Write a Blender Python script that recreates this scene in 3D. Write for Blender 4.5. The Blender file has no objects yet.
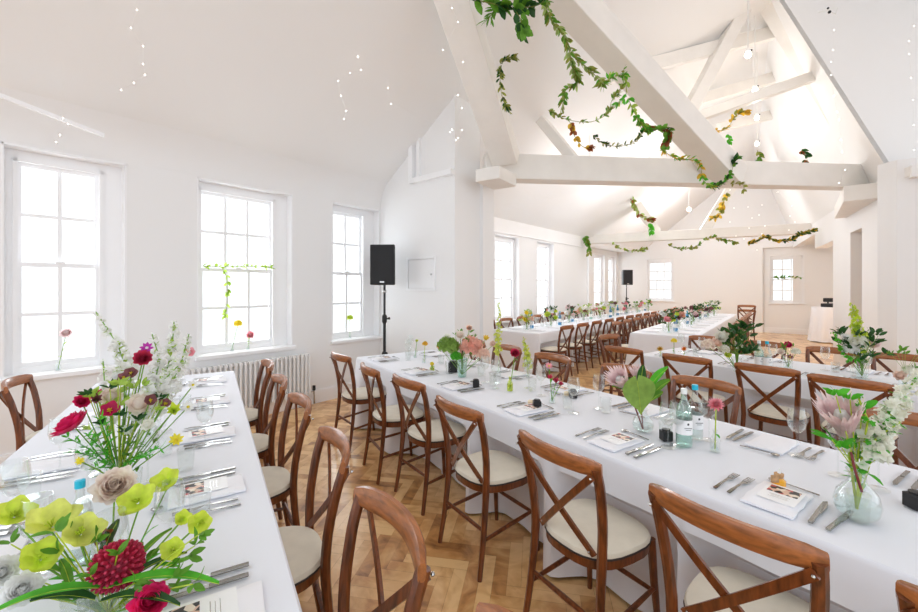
import bpy, math, random
from math import sin, cos, pi, radians, sqrt
from mathutils import Vector, Matrix
V = Vector
random.seed(7)
SC = bpy.context.scene
COL = SC.collection
F, CX, HY, H = 408.0, 459.0, 287.0, 1.52      # focal length (px), principal column, horizon row, eye height

# ------------------------------------------------------------------ camera, light, exposure
cam_d = bpy.data.cameras.new('camera'); cam = bpy.data.objects.new('camera', cam_d); COL.objects.link(cam)
cam.location = (0, 0, H); cam.rotation_euler = (pi/2, 0, 0)
cam_d.sensor_width = 36; cam_d.lens = F/918*36; cam_d.shift_y = -(306-HY)/918; cam_d.clip_start = .02; cam_d.clip_end = 200
SC.camera = cam
W = bpy.data.worlds.new('world'); SC.world = W; W.use_nodes = True
bg = W.node_tree.nodes['Background']; bg.inputs[0].default_value = (.88, .94, 1, 1); bg.inputs[1].default_value = .85
SC.view_settings.view_transform = 'Standard'; SC.view_settings.look = 'None'
SC.view_settings.exposure = 0.88; SC.view_settings.gamma = 1; SC.view_settings.use_curve_mapping = False
SC.cycles.max_bounces = 10; SC.cycles.diffuse_bounces = 6; SC.cycles.transparent_max_bounces = 24
SC.cycles.caustics_reflective = False; SC.cycles.caustics_refractive = False
SC.cycles.sample_clamp_indirect = 4
try:
    SC.cycles.use_denoising = True; SC.cycles.denoiser = 'OPENIMAGEDENOISE'
except Exception: pass
WIN_POWER = 15.0

# ------------------------------------------------------------------ frames of the building
AU = radians(40.3)
U = V((sin(AU), cos(AU), 0)); N = V((cos(AU), -sin(AU), 0))      # along the window wall, and out of it into the room
def uv(u, v, z=0): return U*u + N*v + V((0, 0, z))
def at(x, y, Y): return V(((x-CX)/F*Y, Y, H+(HY-y)/F*Y))         # point seen at a pixel, at depth Y
def onz(x, y, z=.75):
    Y = (H-z)*F/(y-HY); return V(((x-CX)/F*Y, Y, z))
R0, R1, RZ = V((-1.18, -1.6, 5.9)), V((10.1, 13.86, 5.9)), 5.9
EZ = 2.95

# ------------------------------------------------------------------ materials
M = {}
def mat(name, col, rough=.5, metal=0, spec=.5, emit=None, es=0, bump=0, bscale=40, var=0, vscale=8, stretch=None, coat=0, trans=None, sheen=0, sss=0):
    m = bpy.data.materials.new(name); m.use_nodes = True; nt = m.node_tree; b = nt.nodes['Principled BSDF']
    def S(k, v):
        if k in b.inputs: b.inputs[k].default_value = v
    S('Base Color', (*col, 1)); S('Roughness', rough); S('Metallic', metal); S('Specular IOR Level', spec); S('Coat Weight', coat); S('Coat Roughness', .15); S('Sheen Weight', sheen)
    if emit: S('Emission Color', (*emit, 1)); S('Emission Strength', es)
    if var or bump:
        tc = nt.nodes.new('ShaderNodeTexCoord'); mp = nt.nodes.new('ShaderNodeMapping'); nt.links.new(tc.outputs['Object'], mp.inputs[0])
        if stretch: mp.inputs['Scale'].default_value = stretch
    if var:
        n = nt.nodes.new('ShaderNodeTexNoise'); n.inputs['Scale'].default_value = vscale; n.inputs['Detail'].default_value = 5
        nt.links.new(mp.outputs[0], n.inputs[0])
        r = nt.nodes.new('ShaderNodeValToRGB'); r.color_ramp.elements[0].position = .3; r.color_ramp.elements[1].position = .7
        r.color_ramp.elements[0].color = (*[max(0, c*(1-var)) for c in col], 1); r.color_ramp.elements[1].color = (*[min(1, c*(1+var)) for c in col], 1)
        nt.links.new(n.outputs[0], r.inputs[0]); nt.links.new(r.outputs[0], b.inputs['Base Color'])
    if bump:
        n2 = nt.nodes.new('ShaderNodeTexNoise'); n2.inputs['Scale'].default_value = bscale; nt.links.new(mp.outputs[0], n2.inputs[0])
        bp = nt.nodes.new('ShaderNodeBump'); bp.inputs['Strength'].default_value = bump; bp.inputs['Distance'].default_value = .01
        nt.links.new(n2.outputs[0], bp.inputs['Height']); nt.links.new(bp.outputs[0], b.inputs['Normal'])
    M[name] = m; return m
def glassmat(name, tint, edge=.5, rough=.02, base=.06):
    m = bpy.data.materials.new(name); m.use_nodes = True; nt = m.node_tree; nt.nodes.clear()
    o = nt.nodes.new('ShaderNodeOutputMaterial'); mx = nt.nodes.new('ShaderNodeMixShader'); t = nt.nodes.new('ShaderNodeBsdfTransparent'); g = nt.nodes.new('ShaderNodeBsdfGlossy')
    lw = nt.nodes.new('ShaderNodeLayerWeight'); lw.inputs[0].default_value = .35
    mr = nt.nodes.new('ShaderNodeMapRange'); mr.inputs[3].default_value = base; mr.inputs[4].default_value = edge
    t.inputs[0].default_value = (*tint, 1); g.inputs[0].default_value = (.95, .95, .95, 1); g.inputs['Roughness'].default_value = rough
    nt.links.new(lw.outputs['Facing'], mr.inputs[0]); nt.links.new(mr.outputs[0], mx.inputs[0]); nt.links.new(t.outputs[0], mx.inputs[1]); nt.links.new(g.outputs[0], mx.inputs[2]); nt.links.new(mx.outputs[0], o.inputs[0])
    M[name] = m; return m
mat('paint', (.855, .85, .85), .75, bump=.03, bscale=6)
mat('paint_white', (.9, .9, .91), .45)
mat('ceiling', (.865, .86, .855), .8, bump=.03, bscale=5)
mat('beam', (.86, .83, .79), .6, bump=.06, bscale=12, var=.03, vscale=4)
mat('wood', (.145, .038, .009), .3, var=.55, vscale=7, stretch=(9, 9, 1.6), coat=.2, bump=.04, bscale=30)
mat('wood_worn_highlit', (.32, .105, .028), .3, var=.4, vscale=9, stretch=(1.5, 8, 8), coat=.25)  # worn wood, brightened so the top rails carry their highlights in the colour
mat('wood_dark', (.09, .02, .01), .35, var=.4, vscale=9, coat=.25)
mat('pad', (.74, .68, .56), .85, var=.05, vscale=14, bump=.05, bscale=300, sheen=.2)
mat('piping', (.03, .02, .018), .6)
mat('steel', (.55, .54, .52), .22, metal=1)
mat('cutlery', (.30, .29, .27), .15, metal=1)
mat('cloth', (.82, .84, .90), .8, bump=.12, bscale=3.5, sheen=.15)
mat('napkin', (.9, .9, .94), .85, bump=.1, bscale=25)
mat('card', (.93, .93, .94), .5)
mat('black', (.008, .008, .009), .45)
mat('grille', (.012, .012, .014), .7, bump=.2, bscale=400)
mat('radiator', (.85, .85, .85), .4)
mat('gold', (.7, .45, .12), .3, metal=.8)
mat('honey', (.9, .42, .02), .2, coat=.6)
mat('cork', (.55, .33, .17), .8, var=.3, vscale=60)
mat('cream', (.85, .72, .5), .6, var=.1, vscale=50)
mat('blue_cap', (.02, .5, .72), .35)
mat('white_cap', (.85, .87, .86), .35)
mat('bulb', (1, .9, .8), .3, emit=(1, .85, .65), es=6)
mat('fairy', (1, 1, 1), .3, emit=(1, .95, .85), es=9)
mat('wire', (.8, .8, .78), .5)
glassmat('glass', (.975, .985, .98), .42, base=.025); glassmat('pane', (.985, .99, .99), .35, base=.02)
glassmat('glass_green', (.86, .95, .92), .55); glassmat('glass_blue', (.45, .75, .9), .5); glassmat('water', (.9, .95, .95), .25, base=.03); glassmat('glass_lime', (.85, .9, .4), .5)
FC = dict(leaf_mid=(.27, .43, .08), leaf=(.13, .33, .03), leaf_dark=(.025, .10, .02), leaf_lime=(.42, .60, .10), leaf_pale=(.42, .55, .18), leaf_bright=(.10, .50, .03), olive=(.30, .33, .06),
          stem=(.20, .42, .04), stem_yellow=(.50, .62, .05), stem_red=(.22, .03, .03), lime=(.68, .80, .08), hell=(.72, .76, .16), yellow=(.95, .75, .05), orange=(.85, .32, .03),
          magenta=(.55, .01, .10), pinkhot=(.78, .03, .17), purple=(.45, .03, .35), crimson=(.62, .05, .12), peach=(.92, .68, .58), blush=(.98, .80, .72), pink=(.85, .35, .40),
          mauve=(.25, .09, .10), white=(.99, .99, .96), ivory=(.97, .95, .80), protea=(.92, .71, .71), rust=(.35, .10, .03), salmon=(.86, .48, .38), black_f=(.03, .01, .02), gold_f=(.75, .50, .05))
for k, c in FC.items():
    m = mat('f_'+k, c, .5, var=.2, vscale=30); nt = m.node_tree; b = nt.nodes['Principled BSDF']; tr = nt.nodes.new('ShaderNodeBsdfTranslucent'); mx = nt.nodes.new('ShaderNodeMixShader'); mx.inputs[0].default_value = .2 if 'stem' in k else .6 if k in ('white', 'ivory', 'blush', 'protea', 'peach') else .48
    nt.links.new(b.inputs['Base Color'].links[0].from_socket, tr.inputs[0]); nt.links.new(b.outputs[0], mx.inputs[1]); nt.links.new(tr.outputs[0], mx.inputs[2]); nt.links.new(mx.outputs[0], nt.nodes['Material Output'].inputs[0])

# menu photo: a small colour print
m = mat('menu_photo', (.6, .4, .35), .4); nt = m.node_tree
tc = nt.nodes.new('ShaderNodeTexCoord'); vo = nt.nodes.new('ShaderNodeTexVoronoi'); vo.inputs['Scale'].default_value = 55; cr = nt.nodes.new('ShaderNodeValToRGB'); cr.color_ramp.interpolation = 'CONSTANT'
cr.color_ramp.elements[0].color = (.02, .015, .015, 1); cr.color_ramp.elements[1].position = .35; cr.color_ramp.elements[1].color = (.75, .5, .38, 1)
e = cr.color_ramp.elements.new(.6); e.color = (.5, .06, .06, 1); e = cr.color_ramp.elements.new(.8); e.color = (.85, .74, .62, 1)
nt.links.new(tc.outputs['Object'], vo.inputs['Vector']); sp = nt.nodes.new('ShaderNodeSeparateColor'); nt.links.new(vo.outputs['Color'], sp.inputs[0]); nt.links.new(sp.outputs[0], cr.inputs[0]); nt.links.new(cr.outputs[0], nt.nodes['Principled BSDF'].inputs['Base Color'])
# parquet: plank tone from a per-plank attribute plus grain
m = mat('parquet', (.6, .35, .15), .28, coat=.5); nt = m.node_tree; b = nt.nodes['Principled BSDF']
a = nt.nodes.new('ShaderNodeAttribute'); a.attribute_name = 'tone'; tc = nt.nodes.new('ShaderNodeTexCoord'); n = nt.nodes.new('ShaderNodeTexNoise'); n.inputs['Scale'].default_value = 6; n.inputs['Detail'].default_value = 6; n.inputs['Distortion'].default_value = 1.5
n3 = nt.nodes.new('ShaderNodeTexNoise'); n3.inputs['Scale'].default_value = 1.1; n3.inputs['Detail'].default_value = 4
ad = nt.nodes.new('ShaderNodeMath'); ad.operation = 'MULTIPLY_ADD'; ad.inputs[1].default_value = .55; ad2 = nt.nodes.new('ShaderNodeMath'); ad2.operation = 'MULTIPLY_ADD'; ad2.inputs[1].default_value = .35
cr = nt.nodes.new('ShaderNodeValToRGB'); cr.color_ramp.elements[0].position = .3; cr.color_ramp.elements[0].color = (.17, .055, .014, 1); cr.color_ramp.elements[1].position = 1.0; cr.color_ramp.elements[1].color = (.88, .56, .25, 1)
e = cr.color_ramp.elements.new(.62); e.color = (.60, .29, .095, 1)
nt.links.new(tc.outputs['Object'], n.inputs[0]); nt.links.new(tc.outputs['Object'], n3.inputs[0]); nt.links.new(a.outputs['Fac'], ad.inputs[0]); nt.links.new(n.outputs[0], ad.inputs[2]); nt.links.new(n3.outputs[0], ad2.inputs[0]); nt.links.new(ad.outputs[0], ad2.inputs[2])
sb = nt.nodes.new('ShaderNodeMath'); sb.operation = 'SUBTRACT'; sb.inputs[1].default_value = .15; nt.links.new(ad2.outputs[0], sb.inputs[0]); nt.links.new(sb.outputs[0], cr.inputs[0]); nt.links.new(cr.outputs[0], b.inputs['Base Color'])

# ------------------------------------------------------------------ mesh helpers
class MB:
    def __init__(s): s.v = []; s.f = []; s.mi = []; s.c = 0
    def add(s, vs, fs):
        o = len(s.v); s.v += [tuple(p) for p in vs]; s.f += [tuple(i+o for i in f) for f in fs]; s.mi += [s.c]*len(fs); return s
    def box(s, a, b, bev=0):
        (x0, y0, z0), (x1, y1, z1) = [min(p, q) for p, q in zip(a, b)], [max(p, q) for p, q in zip(a, b)]
        return s.add([(x0,y0,z0),(x1,y0,z0),(x1,y1,z0),(x0,y1,z0),(x0,y0,z1),(x1,y0,z1),(x1,y1,z1),(x0,y1,z1)], [(0,3,2,1),(4,5,6,7),(0,1,5,4),(1,2,6,5),(2,3,7,6),(3,0,4,7)])
    def obox(s, p, q, w, h, up=V((0,0,1))):            # bar between two points, w across, h along 'up'
        p, q = V(p), V(q); d = (q-p).normalized(); x = d.cross(up).normalized(); y = x.cross(d).normalized()
        vs = [c + x*sx*w/2 + y*sy*h/2 for c in (p, q) for sx, sy in ((-1,-1),(1,-1),(1,1),(-1,1))]
        return s.add(vs, [(0,1,2,3),(7,6,5,4),(0,4,5,1),(1,5,6,2),(2,6,7,3),(3,7,4,0)])
    def tube(s, pts, r, n=8, flat=1.0, up=None):
        pts = [V(p) for p in pts]; L = len(pts); rs = r if isinstance(r, (list, tuple)) else [r]*L
        t0 = (pts[1]-pts[0]).normalized(); ref = up or (V((0,0,1)) if abs(t0.z) < .9 else V((1,0,0)))
        vs = []
        for i, p in enumerate(pts):
            t = (pts[min(i+1, L-1)]-pts[max(i-1, 0)]).normalized(); x = t.cross(ref)
            x = x.normalized() if x.length > 1e-6 else V((1,0,0)); y = x.cross(t).normalized()
            if up is None: ref = y
            for k in range(n):
                a = 2*pi*k/n; vs.append(p + x*cos(a)*rs[i] + y*sin(a)*rs[i]*flat)
        fs = [(i*n+k, i*n+(k+1)%n, (i+1)*n+(k+1)%n, (i+1)*n+k) for i in range(L-1) for k in range(n)]
        fs += [tuple(range(n))[::-1], tuple((L-1)*n+k for k in range(n))]
        return s.add(vs, fs)
    def lathe(s, prof, c=(0,0,0), n=20, ax=None, sy=1.0):
        c = V(c); R = V((0,0,1)).rotation_difference(V(ax)).to_matrix() if ax is not None else Matrix.Identity(3)
        vs = [c + R @ V((r*cos(2*pi*k/n), sy*r*sin(2*pi*k/n), z)) for r, z in prof for k in range(n)]
        fs = [(i*n+k, i*n+(k+1)%n, (i+1)*n+(k+1)%n, (i+1)*n+k) for i in range(len(prof)-1) for k in range(n)]
        if prof[0][0] > 1e-4: fs.append(tuple(range(n))[::-1])
        return s.add(vs, fs)
    def ball(s, c, r, n=10, sz=1.0):
        m_ = max(4, n//2); return s.lathe([(r*sin(pi*i/m_)+1e-5, -r*sz*cos(pi*i/m_)) for i in range(m_+1)], c, n)
    def petal(s, c, d, nrm, L, w, curl=.3, cup=.15, seg=3, tip=.0):
        # a blade from c along d, face normal nrm; curl bends the tip towards nrm, cup hollows it
        c, d = V(c), V(d).normalized(); side = d.cross(V(nrm))
        if side.length < 1e-4: side = d.orthogonal()
        side.normalize(); n_ = side.cross(d).normalized(); vs = []
        for i in range(seg+1):
            t = i/seg; ww = w*(sin(pi*min(1, (t*.86+.10)))**.8)*(1-tip*t)*.5
            p = c + d*L*t*(1-.25*abs(curl)*t) + n_*L*curl*t*t
            for k in (-1, 0, 1): vs.append(p + side*ww*k + n_*(cup*w*abs(k)*sin(pi*min(1, t+.1))))
        fs = [(i*3+k, i*3+k+1, i*3+k+4, i*3+k+3) for i in range(seg) for k in (0, 1)]
        return s.add(vs, fs)
    def mesh(s, name, mats, smooth=True):
        me = bpy.data.meshes.new(name); me.from_pydata(s.v, [], s.f); me.update()
        for m_ in (mats if isinstance(mats, (list, tuple)) else [mats]): me.materials.append(M[m_] if isinstance(m_, str) else m_)
        me.polygons.foreach_set('material_index', s.mi)
        if smooth:
            me.polygons.foreach_set('use_smooth', [True]*len(s.f))
            try: me.set_sharp_from_angle(angle=radians(40))
            except Exception: pass
        return me
def obj(name, mb, mats, parent=None, loc=None, smooth=True, bev=0, sub=0):
    me = mb.mesh(name, mats, smooth) if isinstance(mb, MB) else mb
    o = bpy.data.objects.new(name, me); COL.objects.link(o)
    if parent: o.parent = parent
    if loc is not None: o.location = loc
    if bev:
        b_ = o.modifiers.new('bevel', 'BEVEL'); b_.width = bev; b_.segments = 2; b_.limit_method = 'ANGLE'
    if sub:
        b_ = o.modifiers.new('sub', 'SUBSURF'); b_.levels = sub; b_.render_levels = sub
    return o
def tag(o, label, cat, group=None):
    o['label'] = label; o['category'] = cat
    if group: o['group'] = group
    return o
def thing(name, label, cat, loc=(0,0,0), rz=0, group=None):
    o = bpy.data.objects.new(name, None); COL.objects.link(o); o.location = loc; o.rotation_euler = (0, 0, rz); o.empty_display_size = .05
    return tag(o, label, cat, group)
def struct(name, mb, mats, **k):
    o = obj(name, mb, mats, smooth=False, **k); o['kind'] = 'structure'; return o
KIDS = {}
def dup(root, loc, rz=0, label=None, group=None, scale=None):
    if root.name not in KIDS: KIDS[root.name] = [(c, list(c.children)) for c in root.children]
    r = root.copy(); COL.objects.link(r); r.location = loc; r.rotation_euler = (0, 0, rz)
    if scale: r.scale = (scale,)*3
    if label: r['label'] = label
    if group: r['group'] = group
    for c, gs in KIDS[root.name]:
        k = c.copy(); COL.objects.link(k); k.parent = r
        for g in gs:
            q = g.copy(); COL.objects.link(q); q.parent = k
    return r
class Proto:                                            # first placing moves the prototype itself, later ones copy it
    def __init__(s, root): s.r = root; s.used = False; KIDS[root.name] = [(c, list(c.children)) for c in root.children]
    def put(s, loc, rz=0, label=None, group=None, scale=None):
        if not s.used:
            s.used = True; s.first = s.r; s.r.location = loc; s.r.rotation_euler = (0, 0, rz)
            if label: s.r['label'] = label
            if group: s.r['group'] = group
            if scale: s.r.scale = (scale,)*3
            return s.r
        return dup(s.r, loc, rz, label, group, scale or 1)
ORD = ['first', 'second', 'third', 'fourth', 'fifth', 'sixth', 'seventh', 'eighth', 'ninth', 'tenth', 'eleventh', 'twelfth']

# ------------------------------------------------------------------ shell
def wall(name, p0, p1, z0, z1, thick, holes=(), m_='paint'):
    """wall along p0->p1; its front face runs through the two points, its body lies 'thick' behind (to the left of p0->p1 when thick > 0)"""
    p0, p1 = V((*p0[:2], 0)), V((*p1[:2], 0)); d = (p1-p0); L = d.length; d.normalize(); n_ = V((-d.y, d.x, 0))*thick
    ss = sorted({0, L, *[h[0] for h in holes], *[h[1] for h in holes]}); zs = sorted({z0, z1, *[h[2] for h in holes], *[h[3] for h in holes]})
    mb = MB()
    for i in range(len(ss)-1):
        for j in range(len(zs)-1):
            sc, zc = (ss[i]+ss[i+1])/2, (zs[j]+zs[j+1])/2
            if any(h[0] < sc < h[1] and h[2] < zc < h[3] for h in holes): continue
            a_, b_ = p0+d*ss[i], p0+d*ss[i+1]
            vs = [q+V((0,0,z)) for z in (zs[j], zs[j+1]) for q in (a_, b_, b_+n_, a_+n_)]
            mb.add(vs, [(0,3,2,1),(4,5,6,7),(0,1,5,4),(1,2,6,5),(2,3,7,6),(3,0,4,7)])
    return struct(name, mb, m_)
wi = [0]
def window(p, d, w, z0, z1, cols, rows, nb, jl=.07, jr=.09, depth=.14, sash=True, board=True, mw=.015, lp=1.0):
    """sash window: p = left corner of the opening in the wall face, d = along the wall, nb = direction outwards"""
    wi[0] += 1; root = bpy.data.objects.new('window_%d' % wi[0], None); COL.objects.link(root); root['kind'] = 'structure'
    root.location = (p.x, p.y, 0); root.rotation_euler = (0, 0, math.atan2(d.y, d.x))
    sgn = 1 if V((-d.y, d.x, 0)).dot(nb) > 0 else -1          # local +y is outwards when sgn=1
    def B(mb, x0, x1, y0, y1, za, zb): mb.box((x0, sgn*y0, za), (x1, sgn*y1, zb))
    f = MB(); D = depth
    B(f, 0, jl, D-.02, D+.08, z0, z1); B(f, w-jr, w, D-.02, D+.08, z0, z1); B(f, jl, w-jr, D-.02, D+.08, z1-.09, z1); B(f, jl, w-jr, D-.02, D+.08, z0, z0+.05)
    B(f, jl-.02, jl+.01, D-.035, D-.02, z0, z1-.07); B(f, w-jr-.01, w-jr+.02, D-.035, D-.02, z0, z1-.07); B(f, jl-.02, w-jr+.02, D-.035, D-.02, z1-.1, z1-.07)
    B(f, 0, .004, -.004, D-.02, z0, z1); B(f, w-.004, w, -.004, D-.02, z0, z1); B(f, 0, w, -.004, D-.02, z1-.004, z1); B(f, -.012, .004, -.006, 0, z0, z1+.012); B(f, w-.004, w+.012, -.006, 0, z0, z1+.012); B(f, -.012, w+.012, -.006, 0, z1-.004, z1+.012)  # added white lining and edge strips; the lit reveals are put into their colour
    obj('window_frame', f, 'paint_white', root, smooth=False)
    gx0, gx1, gz0, gz1 = jl, w-jr, z0+.05, z1-.09; zm = (gz0+gz1)/2
    for nm, a_, b_, y in (('upper_sash', zm-.02, gz1, D+.035), ('lower_sash', gz0, zm+.02, D+.0)):
        s_ = MB(); st = .035
        B(s_, gx0, gx0+st, y, y+.035, a_, b_); B(s_, gx1-st, gx1, y, y+.035, a_, b_); B(s_, gx0+st, gx1-st, y, y+.035, a_, a_+st*1.1); B(s_, gx0+st, gx1-st, y, y+.035, b_-st*1.1, b_)
        for c in range(1, cols):
            x = gx0+st+(gx1-gx0-2*st)*c/cols; B(s_, x-mw, x+mw, y+.005, y+.03, a_+st, b_-st)
        for r_ in range(1, rows):
            z = a_+st+(b_-a_-2*st)*r_/rows; B(s_, gx0+st, gx1-st, y+.006, y+.029, z-mw, z+mw)
        so = obj(nm, s_, 'paint_white', root, smooth=False)
        g = MB(); B(g, gx0+st, gx1-st, y+.015, y+.019, a_+st, b_-st); obj('pane', g, 'pane', so, smooth=False)
    l = MB(); B(l, (gx0+gx1)/2-.03, (gx0+gx1)/2+.03, D-.02, D+.01, zm+.018, zm+.035); obj('sash_catch', l, 'paint_white', root, smooth=False)
    if board:
        s_ = MB(); B(s_, -.04, w+.04, -.05, D-.02, z0-.045, z0-.004); obj('window_sill', s_, 'paint_white', root, smooth=False, bev=.006)
    # daylight outside this window
    ld = bpy.data.lights.new('daylight', 'AREA'); ld.shape = 'RECTANGLE'; ld.size = w*1.3; ld.size_y = (z1-z0)*1.2; ld.energy = WIN_POWER*lp*w*(z1-z0); ld.color = (.93, .97, 1)
    lo = bpy.data.objects.new('daylight', ld); COL.objects.link(lo)
    lo.location = p + d*w/2 + nb*(D+.35) + V((0, 0, (z0+z1)/2 - p.z)); lo.rotation_euler = (-nb).to_track_quat('-Z', 'Z').to_euler()
    return root

# floor, herringbone
VW = -4.9
n_, PW = 5, .072; me_v, me_f, tone = [], [], []
ang = math.atan2(-.825, .565) + radians(45); ca, sa = cos(ang), sin(ang)
def plank(x, y, lx, ly):
    cx_, cy_ = x+lx/2, y+ly/2; X_ = cx_*ca-cy_*sa; Y_ = cx_*sa+cy_*ca
    if not (-6.6 < X_ < 13.5 and -1.6 < Y_ < 18): return
    if Y_ > 1 and abs(X_) > 1.25*Y_+1.5: return
    pu, pv = X_*U.x+Y_*U.y, X_*N.x+Y_*N.y
    if pu > 17.15 or pv < (-5.9 if pu > 11.3 else -4.95): return
    g = .0008; o = len(me_v)
    for qx, qy in ((x+g, y+g), (x+lx-g, y+g), (x+lx-g, y+ly-g), (x+g, y+ly-g)): me_v.append((qx*ca-qy*sa, qx*sa+qy*ca, 0))
    me_f.append((o, o+1, o+2, o+3)); tone.append(random.random())
K = 330
for k in range(-K, K):
    for m_ in range(-40, 40):
        X0 = (k+2*n_*m_)*PW
        if abs(X0) > 22 : continue
        plank(X0, k*PW, n_*PW, PW); plank(X0+n_*PW, (k-n_+1)*PW, PW, n_*PW)
nb_ = len(me_v); me_v += [tuple(uv(u, v, -.0015)) for u, v in ((-3.2, VW), (11.3, VW), (11.3, -5.9), (17.2, -5.9), (17.2, 5), (-3.2, 11))]; me_f.append(tuple(range(nb_+5, nb_-1, -1))); tone.append(.0)
me = bpy.data.meshes.new('floor'); me.from_pydata(me_v, [], me_f); me.materials.append(M['parquet'])
at_ = me.attributes.new('tone', 'FLOAT', 'FACE'); at_.data.foreach_set('value', tone)
fl = bpy.data.objects.new('floor', me); COL.objects.link(fl); fl['kind'] = 'structure'

# window wall (v = -4.9) with five windows, then the set-back stretch at v = -5.9
VW = -4.9; NB = -N
def su(u): return u+2.0
holesL = [(su(.13), su(.90), .79, 2.67), (su(1.51), su(2.54), .79, 2.67), (su(3.12), su(3.91), .79, 2.67), (su(6.92), su(7.86), .80, 2.62), (su(8.67), su(9.52), .80, 2.62)]
wall('wall_left', uv(-2, VW), uv(11.3, VW), 0, 3.2, .45, holesL)
window(uv(.13, VW), U, .77, .79, 2.67, 2, 2, NB, .075, .16)
window(uv(1.51, VW), U, 1.03, .79, 2.67, 3, 2, NB, .05, .18)
window(uv(3.12, VW), U, .79, .79, 2.67, 2, 2, NB, .05, .2)
window(uv(6.92, VW), U, .94, .80, 2.62, 2, 2, NB); window(uv(8.67, VW), U, .85, .80, 2.62, 2, 2, NB)
wall('wall_left_return', uv(11.3, VW), uv(11.3, -5.9), 0, 3.2, -.3)
wall('wall_left_far', uv(11.3, -5.9), uv(17.1, -5.9), 0, 3.2, .4, [(1.9, 2.85, .8, 2.75), (3.3, 4.35, .8, 2.75), (4.75, 5.6, .8, 2.75)])
for s0, s1 in ((1.9, 2.85), (3.3, 4.35), (4.75, 5.6)): window(uv(11.3+s0, -5.9), U, s1-s0, .8, 2.75, 2, 2, NB, lp=.6)
# far end wall
EW = 17.1
def vend(x):                         # v on the end wall for a picture column
    r_ = (x-CX)/F; Y = EW/(U.x*r_+U.y); return N.x*r_*Y+N.y*Y
def send(x): return vend(x)+6.3
hE = [(send(647), send(673), 1.0, 2.58), (send(770), send(804), 1.0, 2.55)]
wall('wall_back', uv(EW, -6.3), uv(EW, 4.2), 0, 6.2, .4, hE)
for h in hE: window(uv(EW, h[0]-6.3), N, h[1]-h[0], h[2], h[3], 3, 2, U, .05, .05, .08, mw=.019, lp=.22)
mb = MB()
def ubox(mb, u0, u1, v0, v1, z0, z1):
    vs = [uv(u, v, z) for z in (z0, z1) for u, v in ((u0, v0), (u1, v0), (u1, v1), (u0, v1))]
    return mb.add(vs, [(0,3,2,1),(4,5,6,7),(0,1,5,4),(1,2,6,5),(2,3,7,6),(3,0,4,7)])
ubox(mb, EW-.14, EW, vend(702), vend(763), 0, 2.82); ubox(mb, EW-.14, EW, vend(702), 2.2, 2.82, 3.3); struct('wall_back_chimney', mb, 'paint')
# pier with the electrical panel
mb = MB(); ubox(mb, 3.94, 4.47, VW, -3.41, 0, 4.3); struct('wall_pier', mb, 'paint')
mb = MB(); ubox(mb, 4.47, 4.72, VW, -3.36, 0, 3.05); struct('wall_pier_post', mb, 'paint')
mb = MB(); ubox(mb, 3.86, 3.94, -4.15, -3.41, 2.95, 3.02); ubox(mb, 3.86, 3.94, -4.2, -4.13, 2.95, 3.55); ubox(mb, 3.9, 3.94, -4.08, -4.02, 3.02, 3.6); struct('trim_10', mb, 'paint_white')
# baseboards
mb = MB(); ubox(mb, -2, 3.94, VW, VW+.022, 0, .16); ubox(mb, -2, 3.94, VW, VW+.014, .16, .175); struct('baseboard_left', mb, 'paint_white')
mb = MB(); ubox(mb, 3.918, 3.94, VW, -3.39, 0, .16); struct('baseboard_pier', mb, 'paint_white')
mb = MB(); ubox(mb, EW-.165, EW-.14, vend(702), vend(763), 0, .17); ubox(mb, EW-.025, EW, vend(763), 4.2, 0, .17); ubox(mb, EW-.025, EW, -5.9, vend(702), 0, .17); struct('baseboard_back', mb, 'paint_white')
mb = MB(); ubox(mb, 4.72, 11.3, VW, VW+.022, 0, .16); struct('baseboard_left_far', mb, 'paint_white')
# picture rail above the far windows, ledge at the left
mb = MB(); ubox(mb, 4.72, 11.3, VW, VW+.03, 2.66, 2.69); struct('trim_1', mb, 'paint_white')
mb = MB(); mb.obox(at(-40, 80, 2.85), at(104, 135.5, 3.46), .03, .03); struct('trim_2', mb, 'paint_white')
# right partition W with two openings, then W2 facing the camera
WD = V((.5505, .8348, 0)); WP = V((6.32, 6.4, 0))
def wt(t): return WP+WD*t
wall('wall_right', wt(-1.59), wt(8.2), 0, 3.1, -.22, [(1.59-.0, 1.59+.72, 0, 2.45), (1.59+2.11, 1.59+4.14, 0, 2.45), (1.59+4.14, 1.59+8.19, 0, 2.8)])
wall('wall_right_front', wt(-1.59), V((10, 5.45, 0)), 0, 3.1, .22)
PN = V((WD.y, -WD.x, 0))
wall('wall_right_passage', wt(-1)+PN*1.9, wt(8.8)+PN*1.9, 0, 3.1, -.2)
mb = MB(); q = [wt(-1.7)+PN*.1, wt(8.8)+PN*.1, wt(8.8)+PN*2.1, wt(-1.7)+PN*2.1]
mb.add([p+V((0,0,z)) for z in (2.85, 3.0) for p in q], [(0,3,2,1),(4,5,6,7),(0,1,5,4),(1,2,6,5),(2,3,7,6),(3,0,4,7)]); struct('ceiling_passage', mb, 'ceiling')
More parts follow.
